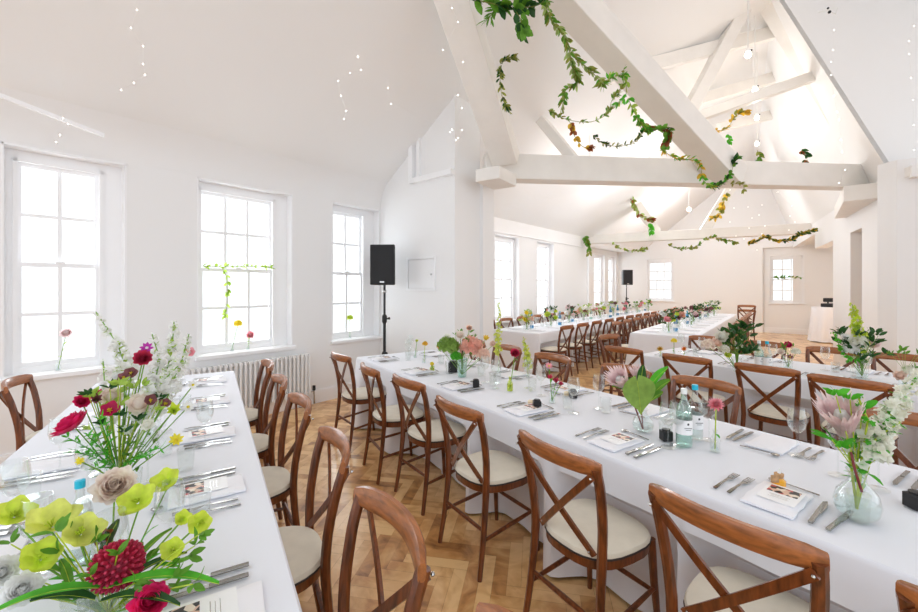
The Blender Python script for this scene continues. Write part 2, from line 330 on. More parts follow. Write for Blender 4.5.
# ceiling planes
def poly(mb, pts, th=.12):
    n1 = len(pts); mb.add([V(p) for p in pts]+[V(p)+V((0,0,th)) for p in pts], [tuple(range(n1)), tuple(range(2*n1-1, n1-1, -1))]+[(i, i+n1, (i+1)%n1+n1, (i+1)%n1) for i in range(n1)])
mb = MB(); E = [uv(-2, VW-.1, EZ-.06), uv(6, VW-.1, EZ-.06), uv(EW+.1, VW-.1, EZ-.06)]; RM = R0.lerp(R1, .5)
poly(mb, [E[0], E[1], RM]); poly(mb, [E[0], RM, R0]); poly(mb, [E[1], E[2], R1]); poly(mb, [E[1], R1, RM])
poly(mb, [uv(11.3, VW, EZ), uv(11.3, -6.2, EZ), uv(EW+.2, -6.2, EZ), uv(EW+.2, VW, EZ)])
struct('ceiling', mb, 'ceiling')
A_ = .24; P0, P1, P2 = V((VW, EZ-A_)), V((VW, EZ)), V((VW+A_*.86, EZ+A_*.66)); pr = [P0*(1-t)**2+P1*2*t*(1-t)+P2*t*t for t in [i/8 for i in range(9)]]; mb = MB()
vs = [uv(u, p.x+.002, p.y-.002) for u in (-2, 3.94) for p in pr]; mb.add(vs, [(i, i+1, i+10, i+9) for i in range(8)]); o = obj('ceiling_cove', mb, 'paint'); o['kind'] = 'structure'
CN = V((4.6, 6.0, 5.9)); CB = V((5.6, 5.3, 3.0))
mb = MB(); poly(mb, [CN, R1, V((11.0, 13.4, 3.0))]); poly(mb, [CN, V((11.0, 13.4, 3.0)), CB]); struct('ceiling_right', mb, 'ceiling')
mb = MB(); poly(mb, [CB, V((10, 5.6, 3.0)), V((10, 6.6, 5.9)), CN]); struct('ceiling_front', mb, 'ceiling')
mb = MB(); poly(mb, [R0+V((0,0,-.02)), V((4.37, 6.0, 5.88)), CN+V((0,.1,0)), V((10, 6.7, 5.9)), V((10, -1.6, 5.9))]); poly(mb, [V((3.9, 5.6, 5.86)), R1+V((-.4, .3, -.04)), R1+V((.5, -.3, -.04)), V((4.95, 5.7, 5.86))]); struct('ceiling_top', mb, 'ceiling')
# beams
bi = [2]
def beam(p, q, w, h, up=V((0,0,1))):
    bi[0] += 1; mb = MB(); mb.obox(p, q, w, h, up); struct('trim_%d' % bi[0] if bi[0] != 10 else 'trim_30', mb, 'beam', bev=.012)
TD = V((.11, 0, 0))
beam(at(484, 168, 5.5), at(878, 178.5, 6.15), .24, .34)                      # tie beam
beam(at(436, -60, 3.55), at(506, 160, 5.35), .34, .22)                       # left valley rafter
beam(at(512, -62, 4.0), at(733, 178, 5.72), .32, .30)                        # big diagonal strut
beam(at(882, 183, 6.2), at(760, -14, 6.35), .2, .26, V((0,1,0)))             # right rafter
beam(at(684, 122, 6.35), at(838, 68, 6.1), .16, .14)                         # collar
beam(at(682, 124, 6.5), at(764, -30, 6.5), .18, .24, V((0,1,0)))             # right strut
beam(at(610, 76, 6.2), at(792, 28, 6.9), .14, .2)                            # upper collar
beam(at(700, 100, 8.0), at(800, 70, 7.8), .16, .2)
beam(at(718, 128, 9.3), at(792, 110, 9.3), .16, .2)
beam(at(528, 104, 6.6), at(574, 160, 6.1), .22, .14)                         # left short brace
beam(at(583, 240, 12.4), at(836, 227.5, 10.2), .28, .26)                     # second tie beam
beam(at(618, 178, 12.1), at(657, 233, 11.8), .24, .24)
beam(at(736, 180, 11.0), at(703, 233, 11.3), .24, .24)
mb = MB(); mb.obox((5.72, 5.72, 2.86), (6.95, 7.2, 2.86), .48, .22); struct('trim_20', mb, 'beam', bev=.01)
mb = MB(); mb.obox((5.5, 5.02, 2.93), (10, 5.4, 2.93), .14, .12); struct('trim_21', mb, 'beam', bev=.01)
mb = MB(); mb.obox((.35, 5.08, 2.93), (.62, 5.5, 2.93), .34, .16); struct('trim_22', mb, 'beam', bev=.01)

# ------------------------------------------------------------------ chair
def cross_chair():
    t = thing('dining_chair', 'x', 'chair')
    # seat centre at origin, front = +y ; top rail at y=-.24
    def post(s):
        pts = [(s*.195, -.235, 0), (s*.185, -.20, .22), (s*.178, -.178, .45), (s*.19, -.185, .60), (s*.203, -.215, .76), (s*.207, -.245, .850)]
        fine = []
        for i in range(len(pts)-1):
            for k in range(3): fine.append(V(pts[i]).lerp(V(pts[i+1]), k/3))
        fine.append(V(pts[-1])); n1 = len(fine)
        sm = [fine[0]]+[(fine[i-1]+fine[i]*2+fine[i+1])/4 for i in range(1, n1-1)]+[fine[-1]]
        return MB().tube(sm, [.013+.006*min(1, i/6) for i in range(n1)], 8, flat=1.0)
    for s in (-1, 1): obj('rear_leg', post(s), 'wood', t)
    for s in (-1, 1):
        obj('front_leg', MB().tube([(s*.165, .165, .44), (s*.172, .175, .25), (s*.185, .195, 0)], [.018, .016, .012], 8), 'wood', t)
    # curved top rail, slab section
    pr = []; nn = 13; vs = []; K_ = 10
    for i in range(nn):
        a_ = -1+2*i/(nn-1); x = a_*.222; y = -.232-.055*(1-a_*a_)-.0; z = .850+.006*(1-a_*a_)
        hh = .034*(1-.35*abs(a_)**8); tt = .015*(1-.3*abs(a_)**8)
        tx = V((.222, .11*a_, 0)).normalized(); nrm = V((-tx.y, tx.x, 0))
        for k in range(K_):
            c_, s_ = cos(2*pi*k/K_), sin(2*pi*k/K_); c_ = math.copysign(abs(c_)**.6, c_); s_ = math.copysign(abs(s_)**.6, s_)
            vs.append(V((x, y, z)) + nrm*c_*tt + V((0, -.10*s_*hh, s_*hh)))
    fs = [(i*K_+k, i*K_+(k+1)%K_, (i+1)*K_+(k+1)%K_, (i+1)*K_+k) for i in range(nn-1) for k in range(K_)]+[tuple(range(K_))[::-1], tuple((nn-1)*K_+k for k in range(K_))]
    obj('top_rail', MB().add(vs, fs), 'wood_worn_highlit', t)
    # crossing slats, bowed
    for s in (-1, 1):
        mb = MB(); pts = []
        for i in range(9):
            q_ = i/8; pts.append(V((s*(.205-.345*q_), -.262-.012*sin(pi*q_)+.085*q_-s*.006, .828-.358*q_)))
        for i in range(8): pass
        vs = []
        for i, p in enumerate(pts):
            d_ = (pts[min(8, i+1)]-pts[max(0, i-1)]).normalized(); x_ = d_.cross(V((0, 1, 0))).normalized()
            for sx, sy in ((-1,-1),(1,-1),(1,1),(-1,1)): vs.append(p+x_*sx*.0135+V((0, sy*.005, 0)))
        fs = [(i*4+k, i*4+(k+1)%4, (i+1)*4+(k+1)%4, (i+1)*4+k) for i in range(8) for k in range(4)]+[(3,2,1,0),(32,33,34,35)]
        sl = obj('cross_slat', mb.add(vs, fs), 'wood', t)
        obj('bolt', MB().ball((s*.203, -.272, .821), .006, 8), 'steel', sl); obj('bolt', MB().ball((-s*.128, -.19, .485), .006, 8), 'steel', sl)
    # seat: rounded trapezoid
    def outline(k, z, n=28):
        o_ = []
        for i in range(n):
            a_ = 2*pi*i/n; c_, s_ = cos(a_), sin(a_); e_ = .72
            x = math.copysign(abs(c_)**e_, c_); y = math.copysign(abs(s_)**e_, s_)
            o_.append(((.200+.018*y)*k*x, .205*k*y, z))
        return o_
    def stack(levels, cap=True):
        vs, n = [], 28
        for k, z in levels: vs += outline(k, z)
        L = len(levels); fs = [(i*n+j, i*n+(j+1)%n, (i+1)*n+(j+1)%n, (i+1)*n+j) for i in range(L-1) for j in range(n)]
        fs += [tuple(range(n))[::-1], tuple((L-1)*n+j for j in range(n))]; return MB().add(vs, fs)
    obj('seat_frame', stack([(.93, .405), (.965, .41), (.975, .44), (.97, .447)]), 'wood', t)
    obj('seat_piping', stack([(.985, .446), (1.0, .449), (1.0, .453), (.985, .456)]), 'piping', t)
    obj('seat_pad', stack([(.985, .455), (.99, .462), (.96, .473), (.85, .481), (.6, .487), (.3, .489)]), 'pad', t)
    # stretchers
    for a_, b_ in (((-.183, -.195, .235), (.183, -.195, .235)), ((-.175, .18, .21), (.175, .18, .21)), ((-.186, -.205, .19), (-.175, .183, .235)), ((.186, -.205, .19), (.175, .183, .235))):
        obj('stretcher', MB().tube([a_, V(a_).lerp(V(b_), .5), b_], [.009, .0115, .009], 8), 'wood', t)
    return t
CH = Proto(cross_chair())
def face(d): return math.atan2(d.y, d.x) - pi/2
def chair_by_back(P, d, label, group, jit=0, z=0):          # P = centre of the top rail, d = facing
    d = V((d.x, d.y, 0)).normalized(); a_ = face(d)+jit; d2 = V((cos(a_+pi/2), sin(a_+pi/2), 0))
    o = P + d2*.27
    return CH.put((o.x, o.y, z), a_, label, group)

# ------------------------------------------------------------------ tables and cloths
def cloth_table(nm, lab, clab, c0, L, Wd, dl, dw, dents0=(), dents1=(), dd=.215, group='linen covered banqueting tables'):
    """c0 corner, dl along the length, dw across; dents0 on the side through c0, dents1 on the opposite side"""
    a_ = math.atan2(dl.y, dl.x); t = thing('banquet_table', lab, 'table', (c0.x, c0.y, 0), a_, group)
    sg = 1 if V((-dl.y, dl.x, 0)).dot(dw) > 0 else -1
    def pt(s, w, z): return (s, sg*w, z)
    mb = MB(); mb.box(pt(.02, .02, .71), pt(L-.02, Wd-.02, .738)); obj('table_top', mb, 'wood_worn_highlit', t, smooth=False)
    for s in (.3, L-.3):
        for w in (.36, Wd-.36): obj('leg', MB().tube([pt(s, w, 0), pt(s, w, .71)], .018, 8), 'steel', t)
    ct = bpy.data.objects.new('tablecloth', None)
    # top grid + skirt
    mb = MB(); ns, nw = max(8, int(L/.12)), 8; per = []
    r_ = random.Random(nm)
    vs = [pt(L*i/ns, Wd*j/nw, .7485+.0012*sin(L*i/ns*9.7)*sin(j*1.9)) for i in range(ns+1) for j in range(nw+1)]
    mb.add(vs, [(i*(nw+1)+j, (i+1)*(nw+1)+j, (i+1)*(nw+1)+j+1, i*(nw+1)+j+1) for i in range(ns) for j in range(nw)])
    step = .03; n1 = int(L/step); n2 = int(Wd/step)
    for i in range(n1): per.append((L*i/n1, 0, 0, -1, L*i/n1, 0))
    for i in range(n2): per.append((L, Wd*i/n2, 1, 0, -9, 2))
    for i in range(n1): per.append((L-L*i/n1, Wd, 0, 1, L-L*i/n1, 1))
    for i in range(n2): per.append((0, Wd-Wd*i/n2, -1, 0, -9, 3))
    lv = [(.7485, 0), (.744, .006), (.73, .010), (.66, .014), (.58, .02), (.52, .024), (.46, .03), (.38, .034), (.26, .04), (.13, .046), (.015, .052)]
    ph = [r_.random()*6 for _ in range(6)]; P_ = len(per); vs = []
    for z, off in lv:
        kz = (.75-z)/.75; run = 0
        for i, (s, w, nx, nw_, tt, side) in enumerate(per):
            arc = i*step
            wave = kz**1.2*(.016*sin(arc*9+ph[0]+1.3*sin(arc*2.1+ph[1]))+.009*sin(arc*21+ph[2]))
            dn = 0
            for dt in (dents0 if side == 0 else dents1 if side == 1 else ()):
                g = (tt-dt)/.285; sz = min(1, max(0, (.60-z)/.12)); sz = sz*sz*(3-2*sz)
                dn = max(dn, dd*math.exp(-g**8)*sz)
            o_ = off+wave-dn; corner = 0
            cx_ = min(s, L-s) if side in (0, 1) else min(w, Wd-w)
            if cx_ < .16: corner = .05*kz*(1-cx_/.16)
            o_ += corner; tang = 0
            vs.append(pt(s+nx*o_, w+nw_*o_, z+.004*sin(arc*3)*(z < .1)))
    fs = [(l*P_+i, l*P_+(i+1) % P_, (l+1)*P_+(i+1) % P_, (l+1)*P_+i) for l in range(len(lv)-1) for i in range(P_)]
    mb.add(vs, fs); c = obj('tablecloth', mb, 'cloth', None, (c0.x, c0.y, 0)); c.rotation_euler = (0, 0, a_)
    tag(c, clab, 'tablecloth', 'white floor-length tablecloths')
    return t
# table B (long, centre)
Bd = V((.565, -.825, 0)).normalized(); Bp = V((.825, .565, 0)).normalized(); B0 = V((-.745, 3.947, 0)) - Bd*.66
def Bpt(t, w, z=.75): return V((-.745, 3.947, 0)) + Bd*t + Bp*w + V((0,0,z))
tB = [-.18, .62, 1.12, 1.81, 2.53, 3.15, 3.78]
Bfar = [(.2, 4.95), (.546, 4.45), (.90, 3.85), (1.355, 3.285), (1.71, 2.82), (2.28, 2.03)]
def tcoord(P, O, d): return (P-O).dot(d)
dB1 = [tcoord(V((*p, 0)), B0, Bd) for p in Bfar]
cloth_table('b', 'long centre table running from the pier past the camera', 'white cloth over the long centre table, hanging to the floor', B0, 5.3, .95, Bd, Bp, [t_+.66 for t_ in tB], dB1)
BL = [(-1.16, 3.90), (-.75, 3.30), (-.385, 2.857), (-.033, 2.25), (.370, 1.655), (.738, 1.150), (1.07, .70)]
GB = 'cross-back chairs on the aisle side of the centre table'
names = ['last of its row, by the speaker', 'second from the speaker end', 'third from the speaker end', 'fourth from the speaker end', 'its whole back and cream seat in view', 'big one before the red-printed menu card', 'only its rail tip showing']
rot = [.06, -.1, .03, 0, -.03, .03, 0]
for p, nm, r_ in zip(BL, names, rot): chair_by_back(V((*p, 0)), Bp, 'cross-back chair on aisle side of centre table, ' + nm, GB, r_)
names = ['behind peach hydrangeas by the pier', 'behind the single red flower', 'behind the pink bud vase', 'behind the pale pink protea', 'rail above the blue-capped bottle', 'behind the white blossom branch']
for p, nm in zip(Bfar, names): chair_by_back(V((*p, 0)), -Bp, 'cross-back chair on far side of centre table, ' + nm, 'cross-back chairs on the far side of the centre table')
# table A (left foreground)
Ad = V((.52, -.854, 0)).normalized(); Ap = V((-.854, -.52, 0)).normalized(); A0 = V((-2.08, 3.763, 0))
def Apt(t, w, z=.75): return A0 + Ad*t + Ap*w + V((0,0,z))
AR = [(-1.61, 3.47), (-1.24, 2.86), (-.887, 2.33), (-.506, 1.72), (-.18, 1.16), (.185, .665)]
tA = [tcoord(V((*p, 0)), A0, Ad) for p in AR]
cloth_table('a', 'long table beside the radiator, crowded with flowers and glassware', 'white cloth over the flower-crowded table beside the radiator', A0, 4.1, .96, Ad, Ap, tA, [.75], dd=.285)
names = ['first one by the radiator', 'second from the radiator', 'third from the radiator', 'fourth from the radiator', 'fifth from the radiator, large and close', 'only its rail top showing']
for p, nm, r_ in zip(AR, names, [0, 0, .03, -.04, .05, 0]): chair_by_back(V((*p, 0)), Ap, 'cross-back chair on aisle side of radiator table, ' + nm, 'cross-back chairs on the aisle side of the radiator table', r_)
chair_by_back(V((-3.09, 2.82, 0)), -Ap, 'lone cross-back chair between the radiator table and the two-column window', 'cross-back chairs on the window side of the radiator table')
# table C (second long table)
Cd = V((.577, -.817, 0)).normalized(); Cp = V((.817, .577, 0)).normalized(); C0 = V((2.05, 4.66, 0))
def Cpt(t, w, z=.75): return C0 + Cd*t + Cp*w + V((0,0,z))
CF = [(1.72, 4.32), (2.09, 3.78), (2.47, 3.30), (2.71, 2.85), (3.1, 2.25)]
Cpx = [708, 764, 834, 905]
CBk = []
for x in Cpx:
    r_ = (x-CX)/F; O_ = C0 + Cp*(.95+.34); t_ = (r_*O_.y-O_.x)/(Cd.x-r_*Cd.y); CBk.append(O_+Cd*t_)
cloth_table('c', 'second long table, parallel behind the centre table', 'white cloth over the second long table behind the centre one', C0, 4.6, .95, Cd, Cp, [tcoord(V((*p, 0)), C0, Cd) for p in CF[:4]], [tcoord(p, C0, Cd) for p in CBk])
names = ['beside the head chair', 'second from the head chair', 'its cross clear against the cloth', 'beyond the tall wine glass', 'beyond the frame']
for p, nm in list(zip(CF, names))[:4]: chair_by_back(V((*p, 0)), Cp, 'cross-back chair on near side of second table, ' + nm, 'cross-back chairs on the near side of the second long table')
names = ['behind the dark green bouquet', 'behind the clear bottle', 'below the partition opening', 'last one by the front partition']
for p, nm in zip(CBk, names): chair_by_back(p, -Cp, 'cross-back chair on far side of second table, ' + nm, 'cross-back chairs on the far side of the second long table')
chair_by_back(V((1.98, 5.45, 0)), V((.577, -.817, 0)), 'cross-back chair at the head of the second long table, side on', 'cross-back chairs at table heads')
# tables D and E (far wing)
Dd = U; D0 = V((1.308, 6.756, 0)); Dp = -N
def Dpt(t, w, z=.75): return D0 + Dd*t + Dp*w + V((0,0,z))
nD = 12; dD = [.35+.64*i for i in range(nD)]
cloth_table('d', 'distant long table running along the far windows', 'white cloth over the distant table along the windows', D0, 8.0, .95, Dd, Dp, dD, dD)
Ed = V((sin(radians(38.5)), cos(radians(38.5)), 0)); En = V((cos(radians(38.5)), -sin(radians(38.5)), 0)); E0 = V((2.9, 6.89, 0))
def Ept(t, w, z=.75): return E0 + Ed*t + En*w + V((0,0,z))
dE = [.4+.64*i for i in range(10)]
cloth_table('e', 'distant middle table running towards the end wall', 'white cloth over the distant middle table', E0, 6.8, .98, Ed, En, dE, dE)
for i, t_ in enumerate(dD):
    chair_by_back(Dpt(t_, -.38, 0), Dp, 'cross-back chair, aisle side of distant window table, %s from its near end' % ORD[i], 'cross-back chairs on the aisle side of the distant window table', random.uniform(-.05, .05))
for i, t_ in enumerate(dD[:10]):
    chair_by_back(Dpt(t_, .95+.37, 0), -Dp, 'cross-back chair, window side of distant window table, %s from its near end' % ORD[i], 'cross-back chairs on the window side of the distant window table')
for i, t_ in enumerate(dE):
    chair_by_back(Ept(t_, -.38, 0), En, 'cross-back chair, window side of distant middle table, %s from its near end' % ORD[i], 'cross-back chairs on the window side of the distant middle table', random.uniform(-.05, .05))
for i, t_ in enumerate(dE[:9]):
    chair_by_back(Ept(t_, .98+.38, 0), -En, 'cross-back chair, partition side of distant middle table, %s from its near end' % ORD[i], 'cross-back chairs on the partition side of the distant middle table', random.uniform(-.05, .05))
for i in range(2):
    sp_ = onz(747, 341, 0); chair_by_back(V((sp_.x, sp_.y, 0)), V((-.8, -.6, 0)), 'cross-back chair %s of the pair stacked beside the distant middle table' % ('at the bottom', 'on top')[i], 'stacked cross-back chairs', 0, .13*i)

# ------------------------------------------------------------------ lamps, speakers, radiator, panel, side table
for i, (x, y, Y) in enumerate([(748, 55, 5.4), (755, 90, 6.4), (757, 118, 7.4), (757, 144, 8.8)]):
    p = at(x, y, Y); t = thing('ridge_spotlight', 'white round spotlight under the roof ridge, %s from the front' % ORD[i], 'lamp', p, 0, 'spotlights along the roof ridge')
    obj('lamp_globe', MB().ball((0, 0, 0), .04, 14), 'bulb', t); obj('lamp_cap', MB().lathe([(.02, .035), (.03, .04), (.03, .07), (.0, .075)]), 'paint_white', t); obj('switch', MB().ball((.04, -.01, .06), .012, 8), 'black', t)
    obj('rod', MB().tube([(0, 0, .1), (0, 0, RZ-.12-p.z)], .008, 6), 'wire', t)
    ld = bpy.data.lights.new('lamp_light', 'POINT'); ld.energy = 4.5; ld.color = (1, .9, .78); ld.shadow_soft_size = .12; lo = bpy.data.objects.new('lamp_light', ld); COL.objects.link(lo); lo.parent = t; lo.location = (0, 0, -.2)
for i, (u, v, z, e) in enumerate([(9.5, -2.6, 3.8, 34), (13.5, -2.6, 3.8, 50), (15.2, .6, 3.8, 20), (7.0, -2.9, 3.6, 12)]):  # hanging fill lamps, added only to brighten the far wing
    p = uv(u, v, z); t = thing('added_fill_lamp', 'small white fill lamp added in the far wing, %s in line' % ORD[i], 'lamp', p, 0, 'added fill lamps in the far wing')
    obj('lamp_globe', MB().ball((0, 0, 0), .06, 14), 'bulb', t); zc = EZ+(v+4.9)/4.3*2.9 if v < -.6 else 5.3
    obj('flex', MB().tube([(0, 0, .05), (0, 0, max(.2, zc-z-.1))], .006, 6), 'wire', t)
    ld = bpy.data.lights.new('lamp_light', 'POINT'); ld.energy = e; ld.color = (.97, .98, 1); ld.shadow_soft_size = .25; lo = bpy.data.objects.new('lamp_light', ld); COL.objects.link(lo); lo.parent = t; lo.location = (0, 0, -.32)
p = wt(3.4)+PN*.95+V((0,0,2.55)); t = thing('passage_fill_lamp', 'round white fill lamp added in the passage behind the partition', 'lamp', p)  # added lamp, lights the otherwise dark passage
obj('lamp_globe', MB().lathe([(0, -.04), (.1, -.02), (.13, .05), (.13, .08)]), 'bulb', t); obj('rod', MB().tube([(0,0,.08), (0,0,.3)], .012, 6), 'wire', t)
ld = bpy.data.lights.new('lamp_light', 'POINT'); ld.energy = 25; ld.color = (1, .93, .84); ld.shadow_soft_size = .15; lo = bpy.data.objects.new('lamp_light', ld); COL.objects.link(lo); lo.parent = t; lo.location = (0, 0, -.2)

def speaker(p, zb, zt, rz, lab, w=.34, dp=.30):
    t = thing('loudspeaker', lab, 'speaker', (p.x, p.y, zb), rz, 'black loudspeakers on stands'); h = zt-zb
    mb = MB(); q = w/2
    a_ = [(-q, -dp/2, 0), (q, -dp/2, 0), (q*.72, dp/2, 0), (-q*.72, dp/2, 0)]
    mb.add([V(v) for v in a_]+[V(v)+V((0,0,h)) for v in a_], [(0,3,2,1),(4,5,6,7),(0,1,5,4),(1,2,6,5),(2,3,7,6),(3,0,4,7)]); obj('cabinet', mb, 'black', t, smooth=False, bev=.015)
    g = obj('grille', MB().box((-q+.015, -dp/2-.012, .02), (q-.015, -dp/2-.001, h-.02)), 'grille', t, smooth=False, bev=.006)
    obj('badge', MB().box((-.03, -dp/2-.015, .03), (.03, -dp/2-.012, .05)), 'steel', t, smooth=False)
def stand(p, zt, lab, rz=0):
    t = thing('speaker_stand', lab, 'stand', (p.x, p.y, 0), rz, 'black tripod speaker stands')
    obj('pole', MB().tube([(0,0,.12), (0,0,1.1), (0,0,1.1), (0,0,zt)], [.02, .02, .016, .016], 10), 'black', t)
    obj('collar', MB().lathe([(.022, 1.02), (.034, 1.04), (.034, 1.12), (.022, 1.14)]), 'black', t); obj('collar', MB().lathe([(.022, zt-.11), (.028, zt-.1), (.028, zt-.08), (.02, zt-.07)]), 'steel', t)
    obj('knob', MB().tube([(.03,0,1.08), (.075,0,1.09)], [.008, .02], 8), 'black', t)
    for k in range(3):
        a_ = k*2*pi/3+.4; obj('leg', MB().tube([(cos(a_)*.025, sin(a_)*.025, .62), (cos(a_)*.3, sin(a_)*.3, .02)], .012, 8), 'black', t); obj('brace', MB().tube([(cos(a_)*.02, sin(a_)*.02, .16), (cos(a_)*.16, sin(a_)*.16, .31)], .008, 6), 'black', t)
p = at(384.5, 287, 5.62); ra = math.atan2(N.y, N.x)+pi/2-.35
speaker(p, H+(HY-285)/F*5.62, H+(HY-245.5)/F*5.62, -.02, 'large black loudspeaker on a pole between the third window and the pier'); stand(p, 1.55, 'black tripod stand carrying the loudspeaker by the third window')
p = at(626.5, 287, 15.2)
speaker(p, H+(HY-285)/F*15.2, H+(HY-270)/F*15.2, 0, 'small distant black loudspeaker in front of the end wall', .36); stand(p, 1.59, 'black tripod stand carrying the distant loudspeaker by the end wall')
# electrical panel on the pier, speaker cable
t = thing('wall_panel', 'flush white square cupboard door on the pier wall', 'panel', uv(3.94, 0, 0)+N*0, 0)
P1, P2 = [uv(3.94, v) for v in (-4.32, -3.78)]
def vpier(x): r_ = (x-CX)/F; return (3.94*(N.y*0+1) and 0) if False else None
def von(x, u): r_ = (x-CX)/F; Y = u/(U.x*r_+U.y); return N.x*r_*Y+N.y*Y, Y
v0, Y0 = von(408, 3.94); v1, Y1 = von(436, 3.94); t.location = uv(3.94, v0, 1.47); t.rotation_euler = (0, 0, math.atan2(N.y, N.x))
wd = v1-v0
obj('frame', MB().box((0, -.03, 0), (wd, -.001, .03)).box((0, -.03, .43), (wd, -.001, .46)).box((0, -.03, .03), (.03, -.001, .43)).box((wd-.03, -.03, .03), (wd, -.001, .43)), 'paint_white', t, smooth=False)
obj('door', MB().box((.036, -.022, .036), (wd-.036, -.001, .424)), 'paint_white', t, smooth=False); obj('lock', MB().lathe([(.012, 0), (.012, .008), (0, .01)], (wd-.06, -.022, .22), 10, (0, -1, 0)), 'steel', t)
# radiator, columns
t = thing('radiator', 'white column radiator on the wall below the three-column window', 'radiator', uv(1.35, VW+.075, 0), math.atan2(U.y, U.x))
RL = 1.4; nr = 27
for k in range(nr):
    x = .025+RL*k/nr; mb = MB(); mb.tube([(x, -.035, .17), (x, -.035, .655)], .014, 6).tube([(x, .035, .17), (x, .035, .655)], .014, 6); mb.box((x-.018, -.045, .645), (x+.018, .045, .675)).box((x-.018, -.045, .155), (x+.018, .045, .185)); obj('radiator_column', mb, 'radiator', t)
obj('foot', MB().box((.06, -.03, 0), (.09, .03, .16)), 'radiator', t); obj('foot', MB().box((RL-.1, -.03, 0), (RL-.07, .03, .16)), 'radiator', t)
vp = obj('valve', MB().tube([(RL-.02, 0, .18), (RL+.05, 0, .18), (RL+.055, 0, .02)], .011, 8), 'steel', t); obj('valve_cap', MB().lathe([(.018, .19), (.02, .2), (.02, .25), (.0, .255)], (RL+.05, 0, 0)), 'black', vp)
# cocktail table with cloth in the passage
p = onz(828, 342, 0); t = thing('cocktail_table', 'tall narrow table under a white cloth in the passage', 'table', p, .3)
obj('table_top', MB().lathe([(0, .93), (.33, .93), (.33, .955), (0, .96)]), 'wood_worn_highlit', t); obj('leg', MB().tube([(0,0,0), (0,0,.93)], .03, 8), 'steel', t)
mb = MB(); nn = 48
vs = []
for z, r_ in ((.966, .0), (.966, .34), (.955, .35), (.8, .355), (.5, .37), (.02, .40)):
    for k in range(nn): a_ = 2*pi*k/nn; w_ = (1-z)*.05*sin(a_*9); vs.append(((r_+w_)*cos(a_), (r_+w_)*sin(a_), z))
mb.add(vs, [(i*nn+k, i*nn+(k+1)%nn, (i+1)*nn+(k+1)%nn, (i+1)*nn+k) for i in range(5) for k in range(nn)]); c = obj('tablecloth', mb, 'cloth', None, p); tag(c, 'white cloth hanging over the tall narrow passage table', 'tablecloth')
t = thing('photo_printer', 'black photo printer standing on the tall narrow passage table', 'printer', p+V((.02, -.04, .968)), .3)
obj('body', MB().box((-.17, -.13, 0), (.17, .13, .10)), 'black', t, smooth=False, bev=.015); obj('tray', MB().box((-.12, -.17, .02), (.12, -.13, .035)), 'steel', t, smooth=False); obj('lid', MB().box((-.13, -.1, .14), (.15, .1, .25)), 'black', t, smooth=False, bev=.02); obj('hinge', MB().tube([(0, .05, .1), (0, .05, .15)], .02, 8), 'black', t)

# ------------------------------------------------------------------ tableware prototypes
def glass_shell(prof, th=.0015):           # outer and inner walls from one profile
    return prof + [(max(1e-4, r-th), z) for r, z in reversed(prof) if r > th*1.5]
def P_wine():
    t = thing('wine_glass', 'x', 'glass'); mb = MB()
    obj('bowl', MB().lathe([(.002, .103), (.018, .108), (.032, .128), (.038, .155), (.036, .185), (.031, .215), (.0298, .215), (.0345, .185), (.0365, .155), (.0305, .129), (.017, .111), (.0001, .107)], n=20), 'glass', t)
    obj('stem', MB().lathe([(.006, .006), (.0035, .02), (.0032, .08), (.005, .103)], n=10), 'glass', t); obj('foot', MB().lathe([(.0001, 0), (.034, 0), (.034, .002), (.01, .005), (.0001, .006)], n=20), 'glass', t); return Proto(t)
def P_tumbler():
    t = thing('tumbler', 'x', 'glass'); obj('bowl', MB().lathe([(.0001, 0), (.027, 0), (.034, .09), (.0325, .09), (.026, .008), (.0001, .008)], n=20), 'glass', t); return Proto(t)
def P_fork():
    t = thing('fork', 'x', 'fork')
    mb = MB(); mb.add([(-.006,0,.003),(.006,0,.003),(.004,.10,.008),(-.004,.10,.008),(-.010,.13,.004),(.010,.13,.004),(-.012,.145,.003),(.012,.145,.003)], [(0,1,2,3),(3,2,5,4),(4,5,7,6)])
    mb.add([(-.006,0,.0005),(.006,0,.0005),(.003,.10,.006),(-.003,.10,.006)], [(0,3,2,1)]); obj('handle', mb, 'cutlery', t)
    for k in range(4): x = -.0105+.007*k; obj('tine', MB().box((x-.0012, .145, .003), (x+.0012, .195, .005)), 'cutlery', t, smooth=False)
    return Proto(t)
def P_knife():
    t = thing('table_knife', 'x', 'knife'); obj('handle', MB().box((-.007, 0, .001), (.007, .09, .008)), 'cutlery', t, smooth=False, bev=.002)
    obj('blade', MB().add([(-.008,.09,.004),(.009,.09,.004),(.010,.18,.004),(.002,.215,.004),(-.008,.20,.004),(-.008,.09,.006),(.009,.09,.005),(.010,.18,.005),(.002,.215,.005),(-.008,.20,.006)], [(0,4,3,2,1),(5,6,7,8,9),(0,1,6,5),(1,2,7,6),(2,3,8,7),(3,4,9,8),(4,0,5,9)]), 'cutlery', t, smooth=False); return Proto(t)
def P_spoon():
    t = thing('dessert_spoon', 'x', 'spoon'); obj('handle', MB().tube([(0,0,.003), (0,.12,.007)], [.005, .003], 6, .4), 'cutlery', t); obj('bowl', MB().lathe([(.0001,0), (.013,.002), (.018,.006), (.017,.006), (.0001,.002)], (0,.14,.001), 12), 'cutlery', t); return Proto(t)
def P_card():
    t = thing('menu_card', 'x', 'menu card'); obj('card', MB().box((-.055, -.075, 0), (.055, .075, .0012)), 'card', t, smooth=False); obj('photo', MB().box((-.045, .002, .0013), (.045, .062, .0018)), 'menu_photo', t, smooth=False)
    obj('writing', MB().box((-.03, -.02, .0013), (.03, -.018, .0016)).box((-.025, -.03, .0013), (.025, -.0285, .0016)).box((-.03, -.04, .0013), (.03, -.0385, .0016)), 'steel', t, smooth=False); return Proto(t)
